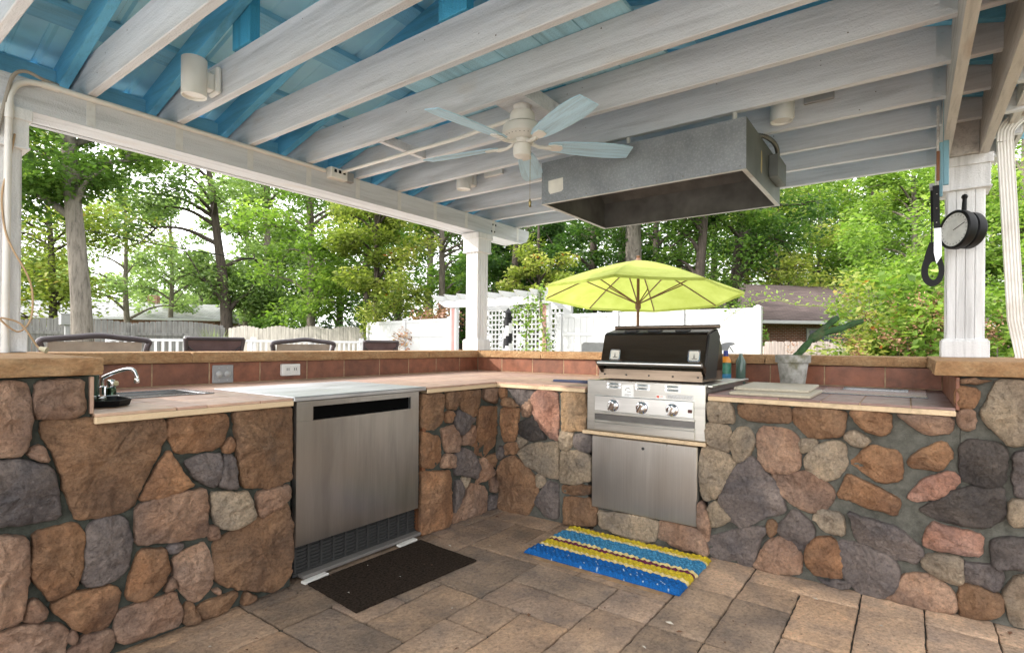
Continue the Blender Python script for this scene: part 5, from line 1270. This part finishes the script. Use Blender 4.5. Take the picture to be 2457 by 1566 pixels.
house('ranch_house', 'long low brick house with pale roof and small chimney far left', spot(-60, 37), spot(515, 41), 8.5, 2.95, 4.2, _shing('pale_roof', (.34,.34,.35)), [(3.2, 5.0, 1.2, 2.2), (11.6, 13.6, 1.5, 2.25), (15.2, 15.9, 1.5, 2.25), (16.6, 18.2, 1.5, 2.25)], .8, .5, 9.3)
house('brick_house', 'brick house with dark brown shingle roof beyond the right fence', spot(1830, 24), spot(2450, 26), 9, 2.25, 4.35, _shing('brown_roof', (.115,.085,.08)), [(2.2, 4.2, .9, 1.95), (7, 8.5, .9, 1.95)], 0, 2.2)
ux_, uy_ = spot(160, 13.6)
single('utility_box', MB().box((ux_-.14, uy_-.1, 1.60), (ux_+.14, uy_+.1, 1.86), .01).box((ux_-.15, uy_-.11, 1.861), (ux_+.15, uy_+.11, 1.885), .006).box((ux_-.04, uy_-.04, -.07), (ux_+.04, uy_+.04, 1.599)), m_grey, 'grey utility box on a post at left of the trunk', 'utility box', (ux_, uy_, -.07))
a, b = spot(60, 22), spot(1000, 30)
P = [(a[0]+(b[0]-a[0])*s, a[1]+(b[1]-a[1])*s, 6.2+(5.3-6.2)*s-1.0*math.sin(math.pi*s)*.55) for s in [i/24 for i in range(25)]]
single('utility_cable', MB().tube(P, .022, 6), m_black, 'black overhead utility cable sagging in front of the left trees', 'cable', P[0])

# ------------------------------------------------------------------ foliage
def leaf_mesh(name, cen, nrm_out, size, tint, mat, parent, aspect=.55, fold=.18, droop=.35, rng=RNG):
    n = len(cen); a = rng.uniform(0, 2*np.pi, n); el = rng.uniform(-.5, .6, n)
    d = np.stack([np.cos(a)*np.cos(el), np.sin(a)*np.cos(el), np.sin(el)-droop*rng.random(n)], 1); d += nrm_out*.5; d /= np.linalg.norm(d, axis=1, keepdims=True)
    r = rng.normal(size=(n, 3))*.45+np.array([0, 0, 1.0]); s = np.cross(d, r); s /= np.linalg.norm(s, axis=1, keepdims=True)+1e-9; u = np.cross(s, d)
    L = (size*rng.uniform(.6, 1.35, n))[:, None]; w = L*aspect*.5
    v = np.empty((n, 4, 3)); v[:, 0] = cen-d*L*.5; v[:, 1] = cen+s*w-d*L*.05+u*L*fold*.5; v[:, 2] = cen+d*L*.5; v[:, 3] = cen-s*w-d*L*.05+u*L*fold*.5
    me = bpy.data.meshes.new(name); me.vertices.add(4*n); me.vertices.foreach_set('co', v.ravel().astype(np.float32))
    me.loops.add(4*n); me.loops.foreach_set('vertex_index', np.arange(4*n, dtype=np.int32)); me.polygons.add(n)
    me.polygons.foreach_set('loop_start', np.arange(0, 4*n, 4, dtype=np.int32)); me.polygons.foreach_set('loop_total', np.full(n, 4, dtype=np.int32))
    at = me.attributes.new('tint', 'FLOAT', 'FACE'); at.data.foreach_set('value', np.clip(tint, 0, 1).astype(np.float32))
    me.materials.append(mat); me.update(calc_edges=True); me.validate()
    o = bpy.data.objects.new(name, me); C.objects.link(o); o.parent = parent; o['_m'] = list(parent['_m']); return o
LG = {
 'green': m_leaf('leaf_mid_green', (.055,.105,.025), (.13,.23,.05), (.28,.38,.09)),
 'dark': m_leaf('leaf_dark_green', (.03,.068,.02), (.07,.145,.036), (.18,.27,.065), .5),
 'bright': m_leaf('leaf_bright_green', (.085,.15,.03), (.21,.33,.06), (.42,.50,.14)),
 'yellow': m_leaf('leaf_yellow_green', (.10,.14,.03), (.29,.34,.075), (.50,.48,.16), .5, .55, (.35,.13,.03)),
 'pale': m_leaf('leaf_pale_green', (.10,.16,.06), (.24,.34,.13), (.42,.49,.22)),
 'hazy': m_leaf('leaf_hazy_green', (.20,.27,.14), (.36,.45,.24), (.52,.60,.36), .65),  # distance haze lightened into the leaf colour
 'russet': m_leaf('leaf_russet', (.16,.08,.055), (.38,.19,.13), (.60,.40,.30), .35)}
m_bk = m_bark('grey_brown_bark', (.17,.145,.12)); m_bkp = m_bark('pale_grey_bark', (.20,.175,.15)); m_bkd = m_bark('dark_bark', (.075,.06,.05))
def tree(name, lab, px, d, r0, height, cz, crx, crz, nclump, nleaf, lsize, pal, bark=None, group='trees beyond the fences', lean=0, fork=False, crad=None, seed=0, hollow=.45, coff=0):
    x, y = spot(px, d); rng = np.random.default_rng(1000+seed+int(px)); t = thing(name, lab, 'tree', (x, y, -.07), group)
    T = lambda s: Vector((x+SA*lean*s*s*height+.10*height*.12*noise.noise((s*3, px*.1, 1)), y-CA*lean*s*s*height+.10*height*.12*noise.noise((s*3, px*.1, 7)), -.07+s*height))
    mb = MB(); P = [T(s/10) for s in range(11)]; mb.tube(P, [r0*(1.25 if s == 0 else 1-.085*s)+.01 for s in range(11)], 10)
    cx, cy = x+SA*(lean*height*.6+coff), y-CA*(lean*height*.6+coff)
    u = rng.normal(size=(nclump, 3)); u /= np.linalg.norm(u, axis=1, keepdims=True); rad = rng.uniform(hollow, 1, nclump)**.6
    rad *= 1+.22*np.sin(u[:, 0]*4+px)+.15*np.cos(u[:, 1]*5+px*.3)
    cc = np.array([cx, cy, cz])+u*rad[:, None]*np.array([crx, crx, crz])
    for k in range(min(nclump, 16)):
        c = Vector(cc[k]); zb = max(1.2, min(c.z-.4-.25*crz*abs(u[k, 2]), height*.92)); s = min(.95, (zb+.07)/height); p = T(s); m1 = p.lerp(c, .45)+Vector((0, 0, .12*(c-p).length)); rb = r0*(1-.8*s)*.55+.012
        mb.tube(catmull([p, m1, c], 5), [rb*(1-.085*i) for i in range(11)], 6)
        for q in range(2):
            e = c+Vector(rng.normal(size=3))*crx*.22; mb.tube([m1.lerp(c, .55), e], [rb*.4, rb*.12], 5)
    mb.build('trunk', bark or m_bk, t, angle=60)
    cr = crad or max(crx, crz)*.34; idx = rng.integers(0, nclump, nleaf); off = rng.normal(size=(nleaf, 3)); L = np.linalg.norm(off, axis=1, keepdims=True); off = off/L*(rng.random((nleaf, 1))**.42)
    csz = rng.uniform(.65, 1.25, nclump)[idx][:, None]; pos = cc[idx]+off*cr*csz*np.array([1.12, 1.12, .66])
    keep = pos[:, 2] > .3; pos = pos[keep]; off = off[keep]; idx = idx[keep]
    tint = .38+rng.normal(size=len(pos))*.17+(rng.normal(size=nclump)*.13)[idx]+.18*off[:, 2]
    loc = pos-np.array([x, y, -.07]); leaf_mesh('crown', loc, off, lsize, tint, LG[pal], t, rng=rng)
    return t
def shrub(name, lab, px, d, w, dep, h, nclump, nleaf, lsize, pal, cat='shrub', z0=.1, seed=0, stems=10, group=None, crad=.4):
    x, y = spot(px, d); rng = np.random.default_rng(seed+77); t = thing(name, lab, cat, (x, y, -.07), group); mb = MB()
    a = rng.uniform(-1, 1, nclump); b = rng.uniform(-1, 1, nclump); zz = rng.uniform(0, 1, nclump)**.8; hh = h*(1-.45*np.abs(a)**2+.15*np.sin(a*7+seed))
    cc = np.stack([x+SA*a*w/2+CA*b*dep/2, y-CA*a*w/2+SA*b*dep/2, z0+zz*(hh-z0)], 1)
    for k in range(min(stems, nclump)):
        c = Vector(cc[k]); p = Vector((x+(c.x-x)*.5, y+(c.y-y)*.5, -.07)); mb.tube(catmull([p, p.lerp(c, .5)+Vector((0, 0, .15)), c], 5), [.016*(1-.07*i)+.002 for i in range(11)], 5)
    mb.build('stems', m_bk, t, angle=60)
    idx = rng.integers(0, nclump, nleaf); off = rng.normal(size=(nleaf, 3)); off = off/np.linalg.norm(off, axis=1, keepdims=True)*(rng.random((nleaf, 1))**.45)
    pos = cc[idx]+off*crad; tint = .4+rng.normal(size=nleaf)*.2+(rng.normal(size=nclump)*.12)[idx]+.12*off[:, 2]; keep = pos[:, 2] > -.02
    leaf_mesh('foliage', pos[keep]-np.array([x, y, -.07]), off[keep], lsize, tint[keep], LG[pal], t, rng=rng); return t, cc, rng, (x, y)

tree('oak_tree', 'large oak with thick pale trunk and dark leaves at the far left', 198, 12.5, .225, 12, 6.0, 2.05, 1.9, 48, 22000, .14, 'green', m_bkp, None, lean=-.11, coff=.35, crad=.62)
tree('oak_tree', 'yellowing tree with thin dark trunk behind the left oak', 128, 24, .18, 11, 6.4, 3.4, 4.2, 34, 12500, .22, 'yellow', m_bkd, lean=-.05)
tree('oak_tree', 'open-crowned tree with dark forked limbs against the sky', 545, 26, .30, 12.5, 6.8, 3.0, 4.0, 26, 8500, .21, 'pale', m_bkd, lean=-.13, crad=.95)
tree('oak_tree', 'tall pale green tree with slender trunk left of centre', 640, 28, .22, 15, 6.2, 2.3, 5.0, 32, 11500, .22, 'pale', m_bk, crad=1.05)
tree('maple_tree', 'bright sunlit maple above the pale scalloped fence', 745, 20, .17, 10, 5.2, 2.0, 3.1, 30, 12500, .17, 'bright', m_bk, coff=.55, crad=.8)
tree('maple_tree', 'yellow-green bushy tree left of the corner post', 905, 18, .13, 9, 4.6, 1.7, 2.7, 28, 10500, .15, 'yellow', m_bkd, crad=.65)
tree('maple_tree', 'bright leafy tree just left behind the corner post', 1060, 20.5, .16, 10, 5.0, 1.9, 2.8, 28, 11000, .16, 'bright', m_bk, crad=.7)
tree('holly_tree', 'dark dense tree just right of the corner post', 1235, 16, .14, 8, 4.2, 1.5, 2.2, 30, 12000, .13, 'dark', m_bkd, crad=.55)
tree('maple_tree', 'low yellow-tipped tree behind the arbor', 1290, 15, .09, 5, 2.9, .95, 1.1, 18, 5000, .12, 'yellow', m_bkd, crad=.42)
tree('holly_tree', 'dark tree between the arbor and the pale trunk', 1425, 21, .2, 11, 5.4, 2.1, 3.0, 30, 11000, .16, 'dark', m_bkd, crad=.75)
tree('poplar_tree', 'tall straight pale trunk rising behind the green umbrella', 1512, 20, .36, 18, 10.5, 2.6, 4.6, 26, 8000, .19, 'green', m_bkp, crad=.9)
tree('oak_tree', 'dark leaning trunk right of the umbrella top', 1672, 19, .22, 12, 6.3, 2.0, 3.0, 26, 8000, .16, 'green', m_bkd, lean=.06, crad=.8)
tree('oak_tree', 'dark forked tree behind right edge of the umbrella', 1752, 21, .24, 12, 6.6, 2.2, 3.3, 24, 8000, .17, 'dark', m_bkd, lean=.1, crad=.8)
tree('maple_tree', 'slim yellow-green tree above the brown roof', 1862, 31, .16, 13, 7.5, 2.6, 4.2, 28, 9500, .22, 'yellow', m_bk)
tree('maple_tree', 'sunlit green tree rising over middle of the brown roof', 1965, 34, .18, 14, 8.0, 2.8, 4.6, 28, 9500, .24, 'bright', m_bk)
tree('oak_tree', 'mid green tree above right part of the brown roof', 2090, 33, .2, 14, 8.2, 2.8, 4.4, 28, 9500, .24, 'green', m_bkd)
tree('maple_tree', 'bright tree beyond the shrub left of the right post', 2190, 17, .13, 9, 5.0, 1.7, 2.3, 26, 9500, .15, 'bright', m_bk, crad=.62)
tree('oak_tree', 'green tree behind the right post', 2330, 18, .16, 10, 5.4, 2.0, 2.8, 28, 9500, .16, 'green', m_bkd, crad=.7)
tree('maple_tree', 'bright tree past the downspout at the right edge', 2452, 16, .14, 9, 4.9, 1.9, 2.6, 26, 9000, .15, 'bright', m_bk, crad=.66)
_t = spot
spot = lambda px, d: (-5.6, 6.9) if px == -999 else _t(px, d)
tree('oak_tree', 'added oak out of view left of the pavilion, shading the floor', -999, 1, .2, 7.5, 4.4, 1.5, 1.9, 40, 12000, .16, 'green', m_bk, crad=.62)  # unseen tree added to keep sun dapples off the floor
spot = _t
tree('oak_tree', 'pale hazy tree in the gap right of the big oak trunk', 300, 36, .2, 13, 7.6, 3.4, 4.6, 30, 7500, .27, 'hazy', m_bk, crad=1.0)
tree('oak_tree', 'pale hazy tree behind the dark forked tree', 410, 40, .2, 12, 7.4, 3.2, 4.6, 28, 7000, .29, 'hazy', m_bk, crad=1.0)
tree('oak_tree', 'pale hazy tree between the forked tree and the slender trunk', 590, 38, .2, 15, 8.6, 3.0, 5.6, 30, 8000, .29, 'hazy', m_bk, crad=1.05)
# the wood beyond
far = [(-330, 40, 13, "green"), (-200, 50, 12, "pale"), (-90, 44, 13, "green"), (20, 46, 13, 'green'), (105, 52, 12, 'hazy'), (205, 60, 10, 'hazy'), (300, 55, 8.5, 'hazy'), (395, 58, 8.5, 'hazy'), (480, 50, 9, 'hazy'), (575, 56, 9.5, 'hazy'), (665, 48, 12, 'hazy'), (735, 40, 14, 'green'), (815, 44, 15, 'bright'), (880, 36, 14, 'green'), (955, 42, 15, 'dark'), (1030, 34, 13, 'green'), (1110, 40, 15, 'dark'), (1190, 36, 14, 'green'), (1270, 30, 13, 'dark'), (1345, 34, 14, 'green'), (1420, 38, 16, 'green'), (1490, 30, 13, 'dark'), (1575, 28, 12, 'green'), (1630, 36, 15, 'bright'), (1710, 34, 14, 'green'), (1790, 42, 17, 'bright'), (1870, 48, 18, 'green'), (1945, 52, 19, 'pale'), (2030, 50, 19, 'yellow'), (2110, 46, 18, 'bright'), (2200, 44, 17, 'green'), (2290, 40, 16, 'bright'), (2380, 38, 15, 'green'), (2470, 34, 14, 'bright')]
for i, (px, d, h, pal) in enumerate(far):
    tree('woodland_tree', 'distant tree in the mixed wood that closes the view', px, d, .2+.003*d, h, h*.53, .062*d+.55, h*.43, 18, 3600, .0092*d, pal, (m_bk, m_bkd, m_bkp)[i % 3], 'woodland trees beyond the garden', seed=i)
# undergrowth and shrubs
for i, (px, d, w, h, pal) in enumerate([(700, 24, 4, 2.6, 'green'), (850, 21, 3, 2.4, 'dark'), (960, 16.5, 2.2, 3.0, 'yellow'), (1040, 15.5, 1.8, 2.4, 'russet'), (1380, 17, 2.4, 2.7, 'green'), (1600, 16, 2.8, 2.6, 'bright'), (1760, 17, 2.2, 2.7, 'green')]):
    shrub('shrub', ['low green undergrowth above the pale scalloped fence', 'dark undergrowth by the left end of the white fence', 'twiggy yellow-green bush above the left white fence', 'brownish bush just left of the arbor top', 'green bush right of the arbor above the fence', 'bright bush under the umbrella edge', 'green bush between the umbrella and the brown roof'][i], px, d, w, 1.5, h, 26, 5000, .0075*d, pal, seed=i, crad=.42)
shrub('tall_shrub', 'tall bright green vine-covered shrub at the right of the brown roof', 2300, 9.6, 3.0, 2.0, 4.6, 60, 15000, .085, 'bright', seed=21, crad=.42)
shrub('tall_shrub', 'light leafy shrub climbing in front of the brown roof', 2110, 9.0, 1.5, 1.2, 3.0, 34, 6500, .08, 'bright', seed=22, crad=.34)
def seeds(t, cc, rng, o, n, size, zmax, per=46):
    sel = cc[cc[:, 2] < zmax]; sel = sel[rng.integers(0, len(sel), n)]+rng.normal(size=(n, 3))*.18; idx = np.repeat(np.arange(n), per); off = rng.normal(size=(n*per, 3))*np.array([.045, .045, .06])
    leaf_mesh('seed_heads', sel[idx]+off-np.array([o[0], o[1], -.07]), off, size, .45+rng.normal(size=n*per)*.25, LG['russet'], t, aspect=.8, rng=rng)
q = shrub('flowering_shrub', 'yellowing shrub with reddish brown seed heads left of the right post', 2090, 7.8, 1.9, .9, 2.05, 34, 3000, .10, 'yellow', seed=23, crad=.28); seeds(*q, 90, .034, 1.75)
q = shrub('flowering_shrub', 'large-leaved shrub with brown seed heads tight against the right post', 2205, 7.2, .9, .8, 2.0, 24, 2200, .12, 'bright', seed=24, crad=.26); seeds(*q, 80, .034, 1.95)
q = shrub('flowering_shrub', 'leafy shrub with pinkish seed heads between right post and downspout', 2400, 7.0, .9, .8, 2.1, 26, 3000, .10, 'bright', seed=25, crad=.28); seeds(*q, 60, .032, 2.05)
P = catmull([(*spot(2120, 8.0), .3), (*spot(2075, 8.0), 1.35), (*spot(2030, 8.0), 1.72), (*spot(1985, 8.0), 1.78), (*spot(1915, 8.0), 1.80), (*spot(1848, 8.0), 1.88), (*spot(1790, 8.0), 1.78), (*spot(1735, 8.0), 1.56)], 8)
t = thing('arching_vine', 'thin vine stem with small leaves arching over the brown roof', 'vine', (*spot(2120, 8), -.07))
MB().tube(P, [.012-.008*i/len(P) for i in range(len(P))], 6).build('stem', m_plain('green_stem', (.22,.24,.08), .6), t)
rg = np.random.default_rng(5); pp = np.array([tuple(p) for p in P])[10:]; ii = rg.integers(0, len(pp), 190); po = pp[ii]+rg.normal(size=(190, 3))*.02+np.array([0, 0, 1])*rg.random((190, 1))**1.5*.2
leaf_mesh('leaves', po-np.array([*spot(2120, 8), -.07]), rg.normal(size=(190, 3)), .055, .6+rg.normal(size=190)*.2, LG['bright'], t, rng=rg)
t = thing('climbing_vine', 'green vine climbing the right arbor post and hanging along its beam', 'vine', (9.25, 5.95, -.07))
P1 = catmull([(9.24, 5.95, -.07), (9.2, 6.02, .6), (9.25, 5.9, 1.2), (9.22, 6.05, 1.8), (9.25, 6.05, 2.32)], 8); P2 = catmull([(9.25, 6.05, 2.2), (9.3, 6.4, 1.98), (9.35, 6.7, 2.02), (9.4, 6.85, 1.75)], 8); P3 = catmull([(9.3, 6.35, 2.1), (9.34, 6.45, 1.5), (9.36, 6.5, .9)], 8)
MB().tube(P1, .012, 6).tube(P2, .008, 6).tube(P3, .007, 6).build('stem', m_bk, t)
pts = np.array([tuple(p) for p in P1+P2+P3]); ii = rg.integers(0, len(pts), 1000); po = pts[ii]+rg.normal(size=(1000, 3))*np.array([.05, .085, .09])
leaf_mesh('leaves', po-np.array([9.25, 5.95, -.07]), rg.normal(size=(1000, 3)), .085, .4+rg.normal(size=1000)*.22, LG['bright'], t, rng=rg)
t = thing('spiky_plant', 'spiky yellow-green plant in front of the grey fence', 'plant', (*spot(512, 15.5), -.07)); o = np.array(spot(512, 15.5))
n = 420; a = rg.uniform(0, 2*np.pi, n); r = rg.random(n)**.6*.55; z = rg.uniform(.5, 1.78, n)
mb = MB()
for k in range(130):
    aa = a[k]; l = rg.uniform(.9, 1.95); rr_ = rg.uniform(.1, .6); px_ = [(o[0]+rr_*math.cos(aa)*s*s, o[1]+rr_*math.sin(aa)*s*s, -.07+l*s*(1-.12*s*s)) for s in (0, .4, .7, 1)]; w = .018
    vs = []
    for i, p in enumerate(px_): ww = w*(1-i/3.2); vs += [(p[0]-SA*ww, p[1]+CA*ww, p[2]), (p[0]+SA*ww, p[1]-CA*ww, p[2])]
    mb.add(vs, [(2*i, 2*i+1, 2*i+3, 2*i+2) for i in range(3)])
mb.build('blades', m_plain('grass_blade', (.20,.27,.05), .7, 0, .3, 3), t, fix=False)

# ------------------------------------------------------------------ daylight
sund = Vector((-.70, .66, .46)).normalized(); el = math.asin(sund.z); az = math.atan2(sund.x, sund.y)
w = bpy.data.worlds.new('World'); bpy.context.scene.world = w; w.use_nodes = True; nt = w.node_tree; nt.nodes.clear()
sky = nt.nodes.new('ShaderNodeTexSky'); sky.sky_type = 'NISHITA'; sky.sun_disc = False; sky.sun_elevation = el; sky.sun_rotation = az; sky.air_density = 1.0; sky.dust_density = 4.0; sky.ozone_density = 1.0
tc = nt.nodes.new('ShaderNodeTexCoord'); dt = nt.nodes.new('ShaderNodeVectorMath'); dt.operation = 'DOT_PRODUCT'; nt.links.new(tc.outputs['Generated'], dt.inputs[0]); dt.inputs[1].default_value = sund
mr = nt.nodes.new('ShaderNodeMapRange'); mr.inputs[1].default_value = -1; mr.inputs[2].default_value = 1; mr.inputs[3].default_value = .5; mr.inputs[4].default_value = 1.45; nt.links.new(dt.outputs['Value'], mr.inputs[0])
hz = nt.nodes.new('ShaderNodeVectorMath'); hz.operation = 'SCALE'; hz.inputs[0].default_value = (SKYV, SKYV, SKYV*1.01); nt.links.new(mr.outputs[0], hz.inputs['Scale']); nz = nt.nodes.new('ShaderNodeTexNoise'); nz.inputs['Scale'].default_value = 2.2; nz.inputs['Detail'].default_value = 6; nt.links.new(tc.outputs['Generated'], nz.inputs['Vector'])
rp = nt.nodes.new('ShaderNodeValToRGB'); rp.color_ramp.elements[0].position = .3; rp.color_ramp.elements[0].color = (.62, .62, .62, 1); rp.color_ramp.elements[1].position = .6; rp.color_ramp.elements[1].color = (.92, .92, .92, 1); nt.links.new(nz.outputs['Fac'], rp.inputs[0])
mx_ = nt.nodes.new('ShaderNodeMix'); mx_.data_type = 'RGBA'; nt.links.new(rp.outputs[0], mx_.inputs[0]); nt.links.new(sky.outputs[0], mx_.inputs[6]); nt.links.new(hz.outputs[0], mx_.inputs[7])
bg = nt.nodes.new('ShaderNodeBackground'); bg.inputs['Strength'].default_value = .15; nt.links.new(mx_.outputs[2], bg.inputs[0]); ow = nt.nodes.new('ShaderNodeOutputWorld'); nt.links.new(bg.outputs[0], ow.inputs[0])
ld = bpy.data.lights.new('sun', 'SUN'); ld.energy = 5; ld.angle = R(.6); ld.color = (1, .94, .85); so = bpy.data.objects.new('sun', ld); C.objects.link(so); so.rotation_euler = sund.to_track_quat('Z', 'Y').to_euler(); so.location = (-20, 20, 20)
sc = bpy.context.scene; sc.view_settings.view_transform = 'Standard'; sc.view_settings.look = 'None'; sc.view_settings.exposure = 0; sc.view_settings.gamma = 1
sc.cycles.max_bounces = 10; sc.cycles.diffuse_bounces = 6; sc.cycles.glossy_bounces = 4; sc.cycles.transmission_bounces = 6; sc.cycles.use_denoising = True
sc.cycles.sample_clamp_indirect = 6
for o in bpy.data.objects:
    if '_m' in o: del o['_m']
